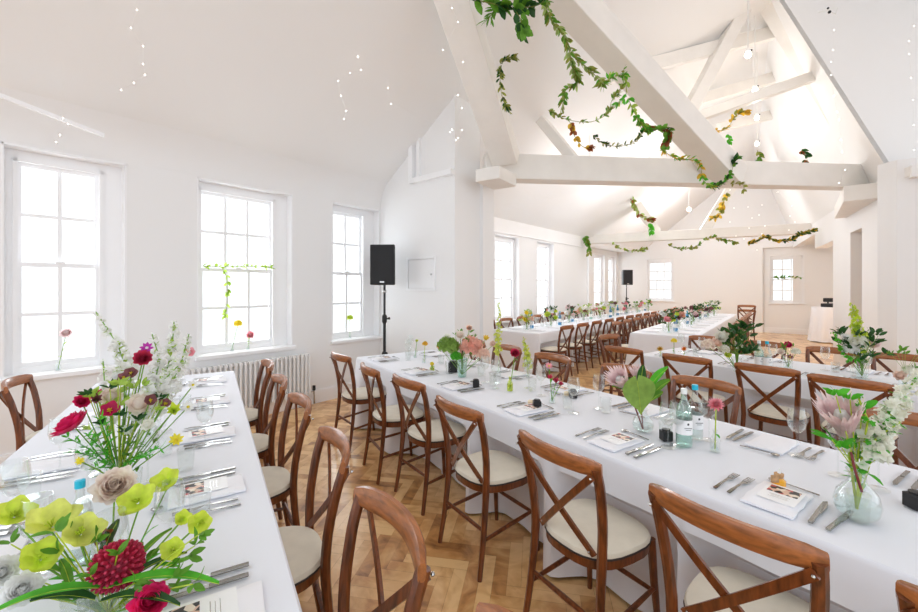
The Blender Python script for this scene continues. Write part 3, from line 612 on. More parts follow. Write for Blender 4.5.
def P_napkin():
    mb = MB(); nx, ny = 10, 12; vs = []
    for z0, sgn in ((.014, 1), (0, 0)):
        for j in range(ny+1):
            for i in range(nx+1):
                x, y = -.075+.15*i/nx, -.12+.24*j/ny; e_ = min(i, nx-i, j, ny-j)
                vs.append((x+.002*sin(j*1.3), y, (z0*(.45+.55*min(1, e_/1.5))+.002*sin(i*.9+j*.4)+.001) if sgn else .0004))
    k_ = (nx+1)*(ny+1); fs = [(j*(nx+1)+i, j*(nx+1)+i+1, (j+1)*(nx+1)+i+1, (j+1)*(nx+1)+i) for j in range(ny) for i in range(nx)]; fs += [tuple(q+k_ for q in reversed(f)) for f in fs]
    rim = [i for i in range(nx+1)]+[j*(nx+1)+nx for j in range(1, ny+1)]+[ny*(nx+1)+i for i in range(nx-1, -1, -1)]+[j*(nx+1) for j in range(ny-1, 0, -1)]
    fs += [(rim[a], rim[a]+k_, rim[(a+1)%len(rim)]+k_, rim[(a+1)%len(rim)]) for a in range(len(rim))]
    o = obj('napkin', mb.add(vs, fs), 'napkin'); tag(o, 'x', 'napkin'); return Proto(o)
def P_jar():
    t = thing('favour_jar', 'x', 'jar'); obj('body', MB().box((-.022, -.022, 0), (.022, .022, .045)), 'black', t, smooth=False, bev=.003); obj('lid', MB().lathe([(.0001, .045), (.018, .045), (.018, .052), (.0001, .053)], n=14), 'black', t); return Proto(t)
def P_bottle(g, capm, nm, small=False):
    t = thing('water_bottle', 'x', 'bottle')
    obj('glass_body', MB().lathe([(.0001, 0), (.034, 0), (.036, .01), (.036, .16), (.030, .19), (.014, .22), (.0125, .25), (.0115, .25), (.013, .219), (.029, .189), (.035, .159), (.035, .01), (.0001, .006)], n=22), g, t)
    obj('cap', MB().lathe([(.0001, .25), (.0145, .25), (.0145, .275), (.0001, .277)], n=16), capm, t); obj('water', MB().lathe([(.0001, .008), (.0335, .011), (.0335, .158), (.0001, .159)], n=16), 'water', t)
    lb = obj('label', MB().lathe([(.0366, .06), (.0366, .13)], n=22), 'card', t); obj('writing', MB().box((-.018, -.0375, .092), (.018, -.0368, .0945)).box((-.012, -.0375, .084), (.012, -.0368, .0858)).box((-.004, -.0375, .108), (.004, -.0368, .117)), 'black', lb, smooth=False); return Proto(t)
WINE, TUMB, FORK, KNIFE, SPOON, CARD, NAP, JAR = P_wine(), P_tumbler(), P_fork(), P_knife(), P_spoon(), P_card(), P_napkin(), P_jar()
BOTC, BOTB = P_bottle('glass_green', 'white_cap', 'clear'), P_bottle('glass', 'blue_cap', 'blue')
def place(O, along, inward, where, gname, card=True, glasses=2, spoon=True, jar=False, cardrot=0.0):
    """one place setting; O = middle of the setting on the cloth, inward = from the guest to the table centre"""
    a_ = math.atan2(inward.y, inward.x)-pi/2; zt = O.z+.0035
    x_ = V((cos(a_), sin(a_), 0)); y_ = V((-sin(a_), cos(a_), 0))
    def q(x, y, z=0): v = O+x_*x+y_*y; return (v.x, v.y, zt+z)
    NAP.put(q(0, 0), a_+random.uniform(-.06, .06), 'folded white napkin at the place ' + where, 'napkins on the '+gname)
    if card: CARD.put(q(.01, .01, .0175), a_+cardrot+random.uniform(-.1, .1), 'white menu card with colour photo at the place ' + where, 'menu cards on the '+gname)
    for k, nm in ((0, 'outer'), (1, 'inner')):
        FORK.put(q(-.165+.045*k, -.10+.006*k), a_+random.uniform(-.05, .05), '%s steel fork at the place %s' % (nm, where), 'forks on the '+gname)
        KNIFE.put(q(.165-.045*k, -.10+.004*k), a_+random.uniform(-.06, .06), '%s steel knife at the place %s' % (nm, where), 'knives on the '+gname)
    if spoon: SPOON.put(q(.08, .155), a_+pi/2+random.uniform(-.1, .1), 'dessert spoon above the napkin at the place ' + where, 'spoons on the '+gname)
    if glasses: WINE.put(q(.20, .20), 0, 'clear stemmed wine glass at the place ' + where, 'wine glasses on the '+gname)
    if glasses > 1: TUMB.put(q(.12, .24), 0, 'clear water tumbler at the place ' + where, 'tumblers on the '+gname)
wB = ['by the speaker on the centre table', 'facing the second chair from the speaker', 'facing the third chair from the speaker', 'facing the fourth chair from the speaker', 'before the fully visible chair', 'before the big chair, centre table', 'beside the tall protea vase']
for i, t_ in enumerate([-.36, .44, 1.08, 1.82, 2.45, 3.11, 3.80]): place(Bpt(t_, .165), Bd, Bp, wB[i], 'centre table aisle side', glasses=(2 if i not in (5,) else 0), cardrot=0)
wF = ['by the pier, far side', 'behind the peach hydrangeas', 'behind the red flower, far side', 'behind the pink bud vase, far side', 'beside the pale protea leaf, far side', 'behind the blue-capped bottle', 'behind the tall protea vase']
for i, t_ in enumerate([-.3, .35, 1.0, 1.62, 2.25, 2.9, 3.5]): place(Bpt(t_, .77), -Bd, -Bp, wF[i], 'centre table far side', card=i in (1, 3), glasses=2 if i < 5 else 1)
wA = ['by the radiator end of its table'] + ['facing the %s chair from the radiator' % ORD[k] for k in range(1, 5)]
for i, t_ in enumerate([.42, 1.12, 1.82, 2.5, 3.2]): place(Apt(t_, .19), Ad, Ap, wA[i], 'radiator table aisle side', card=True)
wW = ['%s from the radiator, window side' % ORD[k] for k in range(5)]
for i, t_ in enumerate([.5, 1.2, 1.9, 2.6, 3.2]): place(Apt(t_, .77), -Ad, -Ap, wW[i], 'radiator table window side', card=False)
for i, t_ in enumerate([.3, .95, 1.6, 2.15, 2.8]): place(Cpt(t_, .2), Cd, Cp, '%s from the head, second table near side' % ORD[i], 'second long table near side', card=False, spoon=False)
for i, t_ in enumerate([.4, 1.0, 1.7, 2.4]): place(Cpt(t_, .76), -Cd, -Cp, '%s from the head, second table far side' % ORD[i], 'second long table far side', card=False, spoon=False)
def g3(proto, x, y, lab, grp=None, z=.7535, rz=0, sc=None): p = onz(x, y, .75); return proto.put((p.x, p.y, z), rz, lab, grp, sc)
for i, (x, y, l) in enumerate([(476, 387, 'beside the clear glasses by the peach hydrangeas'), (537, 409, 'before the pink bud vase'), (573, 398, 'behind the pink bud vase'), (666, 441, 'beside the clear water bottle'), (916, 509, 'at the edge of the frame beside the glasses'), (453, 372, 'under the green hydrangea')]):
    g3(JAR, x, y, 'small black square jar ' + l, 'small black jars on the centre table', sc=1.9 if i == 5 else 1.1)
g3(BOTC, 684, 446, 'pale green water bottle with white cap and paper label', 'water bottles on the centre table'); g3(BOTB, 695, 440, 'clear water bottle with bright blue cap behind the pale green bottle', 'water bottles on the centre table')
g3(WINE, 668, 448, 'wine glass standing against the pale green water bottle', 'loose wine glasses'); g3(WINE, 797, 456, 'tall wine glass standing alone before the crossed chair', 'loose wine glasses'); g3(WINE, 838, 476, 'wine glass beside the protea vase', 'loose wine glasses')
g3(WINE, 541, 396, 'wine glass behind the pink bud vase', 'loose wine glasses'); g3(WINE, 485, 383, 'wine glass beside the peach hydrangea vase', 'loose wine glasses'); g3(TUMB, 497, 384, 'tumbler beside the peach hydrangea vase', 'loose tumblers'); g3(TUMB, 858, 521, 'tumbler before the protea vase', 'loose tumblers')
g3(BOTB, 767, 372, 'blue-capped water bottle on the second long table', 'water bottles on the second long table'); g3(BOTC, 759, 371, 'clear water bottle on the second long table', 'water bottles on the second long table')
g3(BOTB, 80, 562, 'water bottle with bright blue cap among the close flowers', 'water bottles on the radiator table', sc=.82)
for i, (x, y) in enumerate([(186, 470), (205, 445), (165, 455), (60, 470), (30, 500), (15, 530), (200, 520), (88, 500), (185, 410), (170, 560)]):
    g3(WINE if i % 2 else TUMB, x, y, ['tumbler', 'wine glass'][i % 2] + ' on the radiator table ' + ['behind the yellow narcissus', 'beside the yellow narcissus', 'under the white blossom', 'between the napkins near the pink ranunculus', 'by the window-side napkins', 'behind the pale lime hellebore', 'beside the small lime hellebore', 'behind the blue-capped bottle', 'by the white blossom spires', 'beside the long green leaf'][i], 'glasses among the flowers of the radiator table')

# ------------------------------------------------------------------ flowers
def ring(mb, c, ax, n, r0, L, w, open_, curl, cup=.12, ph=0, jit=.1, tip=0, seg=3):
    """n petals about axis ax; open_ = angle from the axis"""
    ax = V(ax).normalized(); x_ = ax.orthogonal().normalized(); y_ = ax.cross(x_)
    for k in range(n):
        a_ = 2*pi*(k+ph)/n+random.uniform(-jit, jit); rd = x_*cos(a_)+y_*sin(a_); o_ = open_+random.uniform(-jit, jit)
        mb.petal(V(c)+rd*r0, ax*cos(o_)+rd*sin(o_), ax*sin(o_)-rd*cos(o_), L*random.uniform(.9, 1.1), w, curl, cup, seg, tip)
def leafset(mb, c, d, n, L, w, spread=.9, curl=-.25):
    for k in range(n):
        q = V((random.gauss(0, 1), random.gauss(0, 1), random.gauss(0, .6))).normalized(); dd = (V(d).normalized()+q*spread).normalized()
        mb.petal(V(c)+dd*L*.12, dd, q.cross(dd)+V((0,0,.5)), L*random.uniform(.7, 1.15), w*random.uniform(.8, 1.2), curl, .1)
def bloom(kind, c, r, ax, root, cols):
    """adds the petals (and centre) of one bloom as parts under root; c in root space"""
    c = V(c); ax = V(ax).normalized(); mb = MB()
    if kind == 'rose':
        mb.ball(c+ax*r*.16, r*.55, 10)
        for i, (o_, k, L) in enumerate([(1.35, 8, 1.0), (1.05, 8, .95), (.75, 7, .85), (.5, 6, .7), (.25, 5, .55)]): ring(mb, c-ax*r*.25, ax, k, r*.12, r*L*1.05, r*.85, o_, .25, .2, i*.4)
        obj('petals', mb, cols[0], root)
    elif kind == 'ranunculus':
        for i in range(9): ring(mb, c-ax*r*.28, ax, 9, r*.1, r*(1.08-.03*i), r*.85, 1.5-.155*i, .36, .26, i*.37, .06)
        obj('petals', mb, cols[0], root)
    elif kind == 'dahlia':
        for i in range(8): ring(mb, c-ax*r*.1, ax, 12-i, r*.08, r*(1.0-.05*i), r*.26, 1.55-.2*i, .25, .25, i*.5, .06, .2)
        obj('petals', mb, cols[0], root)
    elif kind == 'hellebore':
        ring(mb, c, ax, 5, r*.05, r*1.0, r*1.0, 1.15, .25, .14); obj('petals', mb, cols[0], root)
        m2 = MB()
        for k in range(14): d_ = (ax+V((random.gauss(0,.4), random.gauss(0,.4), random.gauss(0,.4)))).normalized(); m2.tube([c, c+d_*r*.38], [.0006, .0014], 4)
        obj('stamens', m2, cols[1], root)
    elif kind == 'daisy':
        ring(mb, c, ax, 8, r*.1, r*.95, r*.5, 1.4, .1); obj('petals', mb, cols[0], root); obj('centre', MB().ball(c+ax*r*.05, r*.25, 8), cols[1], root)
    elif kind == 'pincushion':
        mb.ball(c, r*.72, 12)
        for k in range(150):
            z = 1-1.75*(k+.5)/150; a_ = k*2.39996; q = sqrt(max(0, 1-z*z)); x_ = ax.orthogonal().normalized(); y_ = ax.cross(x_); d_ = (ax*z+x_*q*cos(a_)+y_*q*sin(a_)).normalized()
            mb.tube([c+d_*r*.6, c+d_*r*.85+ax*r*.05, c+d_*r*.98+ax*r*.10+V((random.uniform(-1,1),)*3)*r*.03], [r*.06, r*.085, r*.055], 6)
        obj('florets', mb, cols[0], root)
    elif kind == 'protea':
        for i in range(5): ring(mb, c-ax*r*.9, ax, 13, r*.22+.03*i*r, r*(2.0-.10*i), r*.44, .46-.085*i, .05-.05*i, .18, i*.5, .06, .6, 4)
        obj('bracts', mb, cols[0], root); m2 = MB(); m2.lathe([(1e-4, 0), (r*.32, r*.3), (r*.34, r*.9), (r*.2, r*1.3), (1e-4, r*1.4)], c-ax*r*.9, 12, ax); obj('centre', m2, cols[1], root)
    elif kind == 'cluster':                    # hydrangea like head of small four petal florets
        for k in range(46):
            z = 1-1.5*(k+.5)/46; a_ = k*2.39996; q = sqrt(max(0, 1-z*z)); d_ = V((q*cos(a_), q*sin(a_), z)); d_ = (d_+ax*.3).normalized(); rr = r*random.uniform(.75, 1.05)
            ring(mb, c+d_*rr*.85, d_, 4, 0, r*.34, r*.34, 1.2, .1, .1, random.random(), .1, 0, 2)
        obj('florets', mb, cols[0], root)
    elif kind == 'bud':
        ring(mb, c-ax*r, ax, 6, r*.2, r*2, r*1.1, .32, -.2, .3); ring(mb, c-ax*r, ax, 5, r*.1, r*1.9, r*1.0, .15, -.1, .3, .5); obj('petals', mb, cols[0], root)
def cluster_spire(root, pts, r, n, colf, coll, stemc='f_stem', stem_r=.002):
    n = int(n*2.2); r *= 1.12
    pts = [V(p) for p in pts]; obj('stem', MB().tube(pts, [stem_r*1.3]+[stem_r]*(len(pts)-1), 6), stemc, root)
    mb, ml = MB(), MB(); seg = len(pts)-1
    for k in range(n):
        t = (k+.5)/n; tt = (.25+.75*t)*seg; i = min(seg-1, int(tt)); p = pts[i].lerp(pts[i+1], tt-i); d_ = V((random.gauss(0,1), random.gauss(0,1), random.gauss(0,1))).normalized(); sz = r*(1.15-.75*t)
        q = p+d_*sz*random.uniform(.4, 1); ring(mb, q, d_, 5, 0, sz*.62, sz*.5, 1.2, .15, .12, random.random(), .2, 0, 2)
        if k % 3 == 0: ml.petal(p, (d_+V((0,0,.3))).normalized(), V((0,0,1)), sz*1.3, sz*.6, -.2)
    obj('blossoms', mb, colf, root); obj('leaves', ml, coll, root)
def bez(a, b, bow=V((0,0,0)), n=6):
    a, b = V(a), V(b); m_ = (a+b)/2+V(bow); return [a*(1-t)**2+m_*2*t*(1-t)+b*t*t for t in [i/n for i in range(n+1)]]
def cutflower(name, lab, kind, head, r, ax, foot, cols, cat='flower', group=None, stem='f_stem', sr=.0022, leaves=3, leafcol='f_leaf', leafL=.05, bow=(0,0,.01)):
    root = thing(name, lab, cat, foot, 0, group); h = V(head)-V(foot); ax = V(ax).normalized()
    pts = bez((0,0,0), h-ax*r*(.9 if kind == 'protea' else .3), V(bow)); obj('stem', MB().tube(pts, sr, 6), stem, root); bloom(kind, h, r, ax, root, cols)
    if leaves:
        ml = MB()
        for k in range(leaves):
            p = pts[2+k % 4]; d_ = V((random.gauss(0,1), random.gauss(0,1), random.uniform(.1, 1))).normalized(); ml.petal(p, d_, V((0,0,1)), leafL*random.uniform(.7, 1.2), leafL*.32, -.3)
        obj('leaves', ml, leafcol, root)
    return root
def vase(kind, p, r, h, lab, m_='glass', water=True, group=None, name='glass_vase'):
    t = thing(name, lab, 'vase', p, 0, group)
    if kind == 'round': prof = [(.0001, 0), (r*.55, 0), (r*.9, h*.12), (r, h*.32), (r*.85, h*.55), (r*.42, h*.75), (r*.36, h*.9), (r*.48, h)]
    elif kind == 'bud': prof = [(.0001, 0), (r, 0), (r, h*.5), (r*.75, h*.68), (r*.42, h*.78), (r*.42, h*.95), (r*.55, h)]
    else: prof = [(.0001, 0), (r*.8, 0), (r*.85, h*.05), (r, h)]
    obj('body', MB().lathe(prof+[(max(1e-4, q-.002), z+.002) for q, z in reversed(prof[:-1])], n=24), m_, t)
    if water: obj('water', MB().lathe([(.0001, .004)]+[(max(1e-4, q-.0035), max(.004, z)) for q, z in prof[1:] if z < h*.5]+[(.0001, h*.45)], n=20), 'water', t)
    return t
UPV = V((0,0,1))
TOC = lambda p: (V((0,0,H))-V(p)).normalized()
def up_to_cam(p, k=.6): return (UPV*(1-k)+TOC(p)*k).normalized()
# --- the close arrangement at the bottom of the radiator table
zt = .7535; pA = V((-.80, .93, zt)); vase('tall', pA, .055, .10, 'clear glass vase holding the close lime and crimson flowers', 'glass'); fA = pA+V((0, 0, .02))
def ff(): return fA+V((random.uniform(-.015, .015), random.uniform(-.015, .015), 0))
GA = 'flowers in the close vase of the radiator table'
cutflower('pincushion_flower', 'large round crimson flower head of packed florets', 'pincushion', at(117, 566, .92), .053, up_to_cam(at(117, 565, .92), .8), ff(), ['f_crimson'], group=GA, leaves=2, leafL=.08)
for x, y, Y, r, l, k in [(52, 527, .98, .050, 'large pale lime hellebore facing up beside its twin', .4), (80, 535, .93, .042, 'pale lime hellebore against the crimson head', .5), (14, 517, 1.05, .040, 'lime hellebore at the picture edge', .5), (138, 503, 1.08, .044, 'bright yellow-green hellebore beside the blush rose', .6), (167, 484, 1.2, .040, 'yellow-green hellebore leaning towards the cutlery', .6), (199, 524, 1.0, .028, 'small lime hellebore nodding over the cloth', .9), (174, 550, .95, .026, 'lime hellebore bud above the long leaf', .9), (40, 560, .92, .040, 'olive-lime hellebore low in the close vase', .6), (182, 520, 1.0, .020, 'tiny lime bud beside the nodding hellebore', .6)]:
    c = at(x, y, Y); cutflower('hellebore', l, 'hellebore', c, r*1.2, up_to_cam(c, k)+V((random.uniform(-.3, .3), 0, 0)), ff(), ['f_hell' if 'pale' in l else 'f_lime', 'f_lime'], group=GA, leaves=2, leafL=.05, leafcol='f_leaf_bright')
for x, y, Y, r, l, c_ in [(115, 486, 1.15, .050, 'full blush rose beside the blue bottle cap', 'f_blush'), (22, 590, .86, .034, 'ivory rose low at the corner', 'f_white'), (2, 572, .88, .03, 'white rose cut by the picture edge', 'f_white'), (150, 602, .86, .035, 'purple-pink rose under the long leaf', 'f_pinkhot'), (100, 537, .98, .019, 'closed rust and yellow bud above the crimson head', 'f_rust')]:
    c = at(x, y, Y); cutflower('rose', l, 'ranunculus' if r > .02 else 'bud', c, r, up_to_cam(c, .75), ff(), [c_], group=GA, leaves=1)
def leafthing(name, lab, a_, b_, w, col, grp, up=V((0,0,1)), curl=-.12):
    root = thing(name, lab, 'leaf', a_, 0, grp); d_ = V(b_)-V(a_); mb = MB(); n = 9; side = d_.cross(up).normalized(); vs = []
    for i in range(n+1):
        t = i/n; p = d_*t+V((0,0,1))*d_.length*.10*sin(pi*t); ww = w*max(.02, sin(pi*min(1, t*.93+.05))**.8)*.5
        for k in (-1, 0, 1): vs.append(p+side*ww*k+V((0,0,1))*(.18*w*abs(k)))
    obj('blade', mb.add(vs, [(i*3+k, i*3+k+1, i*3+k+4, i*3+k+3) for i in range(n) for k in (0, 1)]), col, root); obj('midrib', MB().tube([d_*i/6+V((0,0,1))*(d_.length*.10*sin(pi*i/6)) for i in range(7)], .0011, 4), 'f_stem_yellow', root); return root
fo = at(108, 588, .88)
for a_, b_, w, l, c_ in [(fo, at(-12, 615, .80), .032, 'long green blade leaf reaching to the picture corner', 'f_leaf_bright'), (fo, at(219, 584, .92), .034, 'long bright green leaf pointing at the napkins', 'f_leaf_bright'), (at(112, 592, .89), at(187, 553, 1.02), .026, 'dark leaf behind the long bright leaf', 'f_leaf_dark'), (at(125, 575, .95), at(172, 529, 1.05), .022, 'dark green leaf rising beside the crimson head', 'f_leaf'), (at(72, 592, .9), at(60, 560, .95), .02, 'green leaf under the lime hellebores', 'f_leaf'), (at(100, 560, .95), at(119, 520, 1.02), .026, 'upright dark leaf above the crimson head', 'f_leaf_dark'), (at(60, 572, .92), at(32, 572, .93), .022, 'mid green leaf crossing the lime stems', 'f_leaf'), (at(100, 602, .87), at(180, 606, .85), .03, 'dark leaf along the bottom edge', 'f_leaf_dark'), (at(95, 600, .87), at(30, 602, .84), .035, 'broad leaf in shade at the bottom', 'f_leaf_dark')]:
    leafthing('blade_leaf', l, a_, b_, w, c_, 'blade leaves of the close vase')
rb = thing('foliage_sprig', 'mixed green filler foliage in the close vase', 'foliage', fA, 0, None); mb = MB(); ms = MB()
for k in range(26):
    x, y, Y = random.uniform(5, 205), random.uniform(525, 610), random.uniform(.86, 1.0); c = at(x, y, Y)-fA; ms.tube(bez((0,0,0), c, (0,0,.02), 5), .0015, 5); leafset(mb, c, c, 4, .035, .014, .9)
obj('stem', ms, 'f_stem_yellow', rb); obj('leaves', mb, 'f_leaf', rb)
# --- second arrangement of the radiator table
pB = V((-1.30, 1.56, zt)); vase('tall', pB, .045, .12, 'clear glass vase with green stems and the tall mixed bouquet'); fB = pB+V((0, 0, .02))
def fb(): return fB+V((random.uniform(-.012, .012), random.uniform(-.012, .012), 0))
GB2 = 'flowers in the tall mixed bouquet of the radiator table'
c = at(72, 425, 1.45); cutflower('ranunculus', 'big hot pink ranunculus seen from its side', 'ranunculus', c, .056, V((-.45, -.35, .8)), fb(), ['f_pinkhot'], group=GB2, leafcol='f_leaf_bright', leaves=6, leafL=.07)
for x, y, Y, r, k, l, c_, c2 in [(143, 358, 1.6, .032, 'ranunculus', 'deep pink tulip-shaped bloom below purple petals', 'f_crimson', ''), (147, 348, 1.62, .024, 'daisy', 'small purple and white bloom topping the bouquet', 'f_purple', 'f_white'), (110, 411, 1.5, .036, 'hellebore', 'magenta five-petalled bloom with pale centre', 'f_magenta', 'f_yellow'), (98, 394, 1.55, .022, 'daisy', 'small magenta bloom above the five-petalled one', 'f_magenta', 'f_purple'), (82, 401, 1.52, .026, 'ranunculus', 'flat dusky pink bloom at the window side', 'f_pinkhot', ''), (96, 399, 1.5, .016, 'bud', 'small dark red bud beside the dusky pink bloom', 'f_mauve', ''),
    (131, 374, 1.58, .030, 'hellebore', 'mauve-brown hellebore under the deep pink bloom', 'f_mauve', 'f_yellow'), (124, 378, 1.55, .024, 'hellebore', 'small brown hellebore beside the larger mauve one', 'f_mauve', 'f_yellow'), (150, 401, 1.5, .028, 'hellebore', 'dusky mauve hellebore in the middle', 'f_mauve', 'f_yellow'), (165, 404, 1.5, .024, 'hellebore', 'dark mauve hellebore near the narcissus', 'f_mauve', 'f_yellow'), (111, 398, 1.55, .040, 'rose', 'full blush rose deep in the bouquet', 'f_blush', ''), (140, 404, 1.52, .044, 'rose', 'pale peach rose at the bouquet centre', 'f_blush', ''), (118, 378, 1.62, .030, 'rose', 'ivory rose high in the bouquet', 'f_white', ''), (152, 382, 1.6, .032, 'rose', 'white rose beside the spires', 'f_white', ''), (172, 388, 1.6, .036, 'cluster', 'white clustered bloom beside the narcissus', 'f_white', ''),
    (193, 385, 1.75, .022, 'daisy', 'white narcissus with yellow centre, upper of three', 'f_white', 'f_yellow'), (188, 407, 1.62, .024, 'daisy', 'white narcissus with yellow centre, middle of three', 'f_white', 'f_yellow'), (176, 440, 1.5, .024, 'daisy', 'yellow narcissus hanging lowest over the glasses', 'f_yellow', 'f_yellow'), (174, 410, 1.5, .020, 'bud', 'round lime seed head among the narcissi', 'f_lime', ''), (190, 353, 1.85, .026, 'hellebore', 'sheer pink-edged bloom above the wine glasses', 'f_pink', 'f_white'), (80, 461, 1.35, .014, 'daisy', 'tiny yellow bloom in the feathery leaves', 'f_yellow', 'f_yellow'), (148, 425, 1.45, .022, 'rose', 'small ivory rose low in the bouquet', 'f_ivory', '')]:
    c = at(x, y, Y); cutflower({'rose': 'rose', 'ranunculus': 'ranunculus', 'hellebore': 'hellebore', 'daisy': 'narcissus' if 'narcissus' in l else 'small_bloom', 'bud': 'flower_bud', 'cluster': 'clustered_bloom'}[k], l, k, c, r, up_to_cam(c, .7)+V((random.uniform(-.3, .3), 0, 0)), fb(), [c_, c2 or c_], group=GB2, leaves=2, leafL=.045)
for pts, r, n, l in [([(118, 465, 1.56), (128, 375, 1.65), (118, 345, 1.68), (96, 312, 1.7)], .032, 34, 'tall white blossom spire arching towards the window'), ([(118, 465, 1.56), (150, 400, 1.62), (160, 360, 1.66), (152, 334, 1.68)], .028, 26, 'lime-tipped white spire above the mauve blooms'), ([(118, 465, 1.56), (160, 395, 1.65), (172, 350, 1.7), (174, 322, 1.72)], .036, 36, 'thick white spire with lime tip, tallest of the bunch'), ([(118, 465, 1.56), (165, 400, 1.7), (182, 360, 1.75), (189, 334, 1.78)], .030, 30, 'white and lime spire leaning to the cutlery'), ([(118, 465, 1.56), (105, 390, 1.6), (103, 360, 1.62)], .024, 16, 'short white spray below the arching spire'), ([(118, 465, 1.56), (152, 392, 1.55), (178, 366, 1.58)], .030, 26, 'loose white blossom spray in the middle')]:
    root = thing('blossom_spire', l, 'flower', fB, 0, 'white blossom spires of the radiator table'); cluster_spire(root, [at(*q)-fB for q in pts], r, n, 'f_white', 'f_leaf_lime')
rb = thing('foliage_sprig', 'dark and bright green foliage filling the tall bouquet', 'foliage', fB, 0, None); m1, m2, ms = MB(), MB(), MB()
for k in range(20):
    x, y, Y = random.uniform(85, 165), random.uniform(385, 440), random.uniform(1.45, 1.62); c = at(x, y, Y)-fB; ms.tube(bez((0,0,0), c, (0,0,.02), 5), .0016, 5); leafset(m1 if k % 3 == 0 else m2, c, c, 5, .036, .015, .9)
obj('stem', ms, 'f_stem_yellow', rb); obj('leaves', m1, 'f_leaf_dark', rb); obj('leaves', m2, 'f_leaf_lime', rb)
rb = thing('fern_sprig', 'feathery bright green sprig hanging below the hot pink bloom', 'foliage', fB, 0, None); m1, ms = MB(), MB()
for x1, y1 in ((68, 438), (75, 452), (92, 470), (150, 455), (88, 436), (160, 448), (100, 420)):
    c = at(x1, y1, 1.42)-fB; pts = bez(at(117, 470, 1.54)-fB, c, (0,0,.02), 8); ms.tube([V((0,0,0))]+pts, .0018, 5)
    for p in pts[2:]: leafset(m1, p, c, 3, .03, .007, .8)
obj('stem', ms, 'f_leaf_bright', rb); obj('leaves', m1, 'f_leaf_bright', rb)

# --- bouquets built whole: vase and bouquet
def bouquet(lab, vlab, base, spec, vk='tall', vr=.04, vh=.12, vm='glass', leafcol=('f_leaf', 'f_leaf_dark'), nleaf=12, spread=.09, top=.26, group=None, vgroup=None, leafL=.05, spires=()):
    base = V(base); vase(vk, base, vr, vh, vlab, vm, group=vgroup); f_ = base+V((0,0,.015)); root = thing('bouquet', lab, 'bouquet', f_, 0, group)
    ms, ml = MB(), MB()
    for k, h, r, c_ in spec:
        h = V(h)-f_; ms.tube(bez((0,0,0), h-V((0,0,r*.3)), (0,0,.01), 4), .002, 5); bloom(k, h, r, up_to_cam(h+f_, .6)+V((random.uniform(-.4, .4), 0, 0)), root, [c_, 'f_yellow'])
    for i in range(nleaf):
        a_ = random.uniform(0, 2*pi); q = V((cos(a_)*spread*random.uniform(.2, 1), sin(a_)*spread*random.uniform(.2, 1), random.uniform(vh*1.05, top))); ms.tube([V((0,0,0)), V((q.x*.1, q.y*.1, vh)), q], .0013, 4); leafset(ml, q, q, 3, leafL, leafL*.4, .8)
    obj('stem', ms, 'f_stem', root); ml and obj('leaves', ml, leafcol[0], root)
    for pts, r, n, c_, cl in spires: 
        s_ = MB(); cluster_spire(root, [(0,0,0)]+[at(*q)-f_ for q in pts], r, n, c_, cl)
    return root
def bw(x, y): return onz(x, y, .75)+V((0,0,.0035))
p = bw(462, 377); Y = p.y
bouquet('bouquet of green and peach hydrangeas by the pier', 'pale green vase under the peach hydrangeas', p, [('cluster', at(448, 347, Y), .095, 'f_leaf_mid'), ('cluster', at(456, 357, Y-.05), .05, 'f_leaf_bright'), ('cluster', at(471, 348, Y-.02), .10, 'f_salmon'), ('cluster', at(483, 355, Y-.1), .06, 'f_peach'), ('rose', at(460, 335, Y+.02), .04, 'f_blush'), ('dahlia', at(447, 337, Y), .035, 'f_ivory'), ('daisy', at(440, 347, Y), .03, 'f_orange'), ('ranunculus', at(469, 328, Y), .028, 'f_peach'), ('rose', at(493, 344, Y), .03, 'f_peach'), ('daisy', at(486, 338, Y), .03, 'f_gold_f')], 'tall', .045, .16, 'glass_green', nleaf=14, top=.36, spread=.13)
def budvase(lab, vlab, x, y, head, r, kind, c_, vm='glass', vk='bud', vr=.022, vh=.10, stemc='f_stem', extra=(), fl='small_bloom', group=None, leafcol='f_leaf_bright', leaves=2):
    p = bw(x, y); vase(vk, p, vr, vh, vlab, vm, name='bud_vase', group='bud vases'); c = at(*head, p.y); cutflower(fl, lab, kind, c, r, up_to_cam(c, .6), p+V((0,0,.01)), [c_, 'f_yellow'], leaves=leaves, stem=stemc, leafcol=leafcol, leafL=.04, group=group, sr=.0028)
    for q in extra:
        c = at(q[0], q[1], p.y); cutflower(fl, q[5], q[3], c, q[2], up_to_cam(c, .5), p+V((0,0,.01)), [q[4], 'f_yellow'], leaves=1, stem=stemc, leafcol=leafcol, leafL=.03)
budvase('single deep red bloom on a bright green stem', 'lime glass bud vase holding the red bloom', 510, 391, (515, 353), .036, 'ranunculus', 'f_crimson', 'glass_lime', leaves=4, fl='ranunculus')
budvase('small pink bloom above red berries', 'clear bud vase before the tan chair', 552, 403, (549, 366), .026, 'daisy', 'f_pink', extra=[(556, 381, .018, 'bud', 'f_crimson', 'drooping crimson bud beside the small pink bloom'), (561, 384, .015, 'bud', 'f_crimson', 'lowest crimson bud at the clear vase'), (550, 377, .015, 'bud', 'f_pinkhot', 'short pink bud at the clear vase')])
budvase('bright coral pink bloom on a yellow stem', 'amber-tinted small bottle holding the coral bloom', 715, 452, (716, 405), .037, 'dahlia', 'f_pink', stemc='f_stem_yellow', fl='dahlia', leaves=1)
budvase('yellow sprig standing tall near the speaker', 'slim clear vase near the speaker', 424, 363, (425, 344), .03, 'cluster', 'f_gold_f', stemc='f_stem_yellow')
budvase('short yellow sprig before the speaker end glasses', 'small amber vase by the aisle edge', 432, 371, (432, 364), .02, 'cluster', 'f_yellow', vm='glass_lime', vh=.05)
budvase('tiny lime bud on a thin stem by the wall', 'thin clear vase by the pier wall', 415, 358, (417, 341), .016, 'bud', 'f_lime')
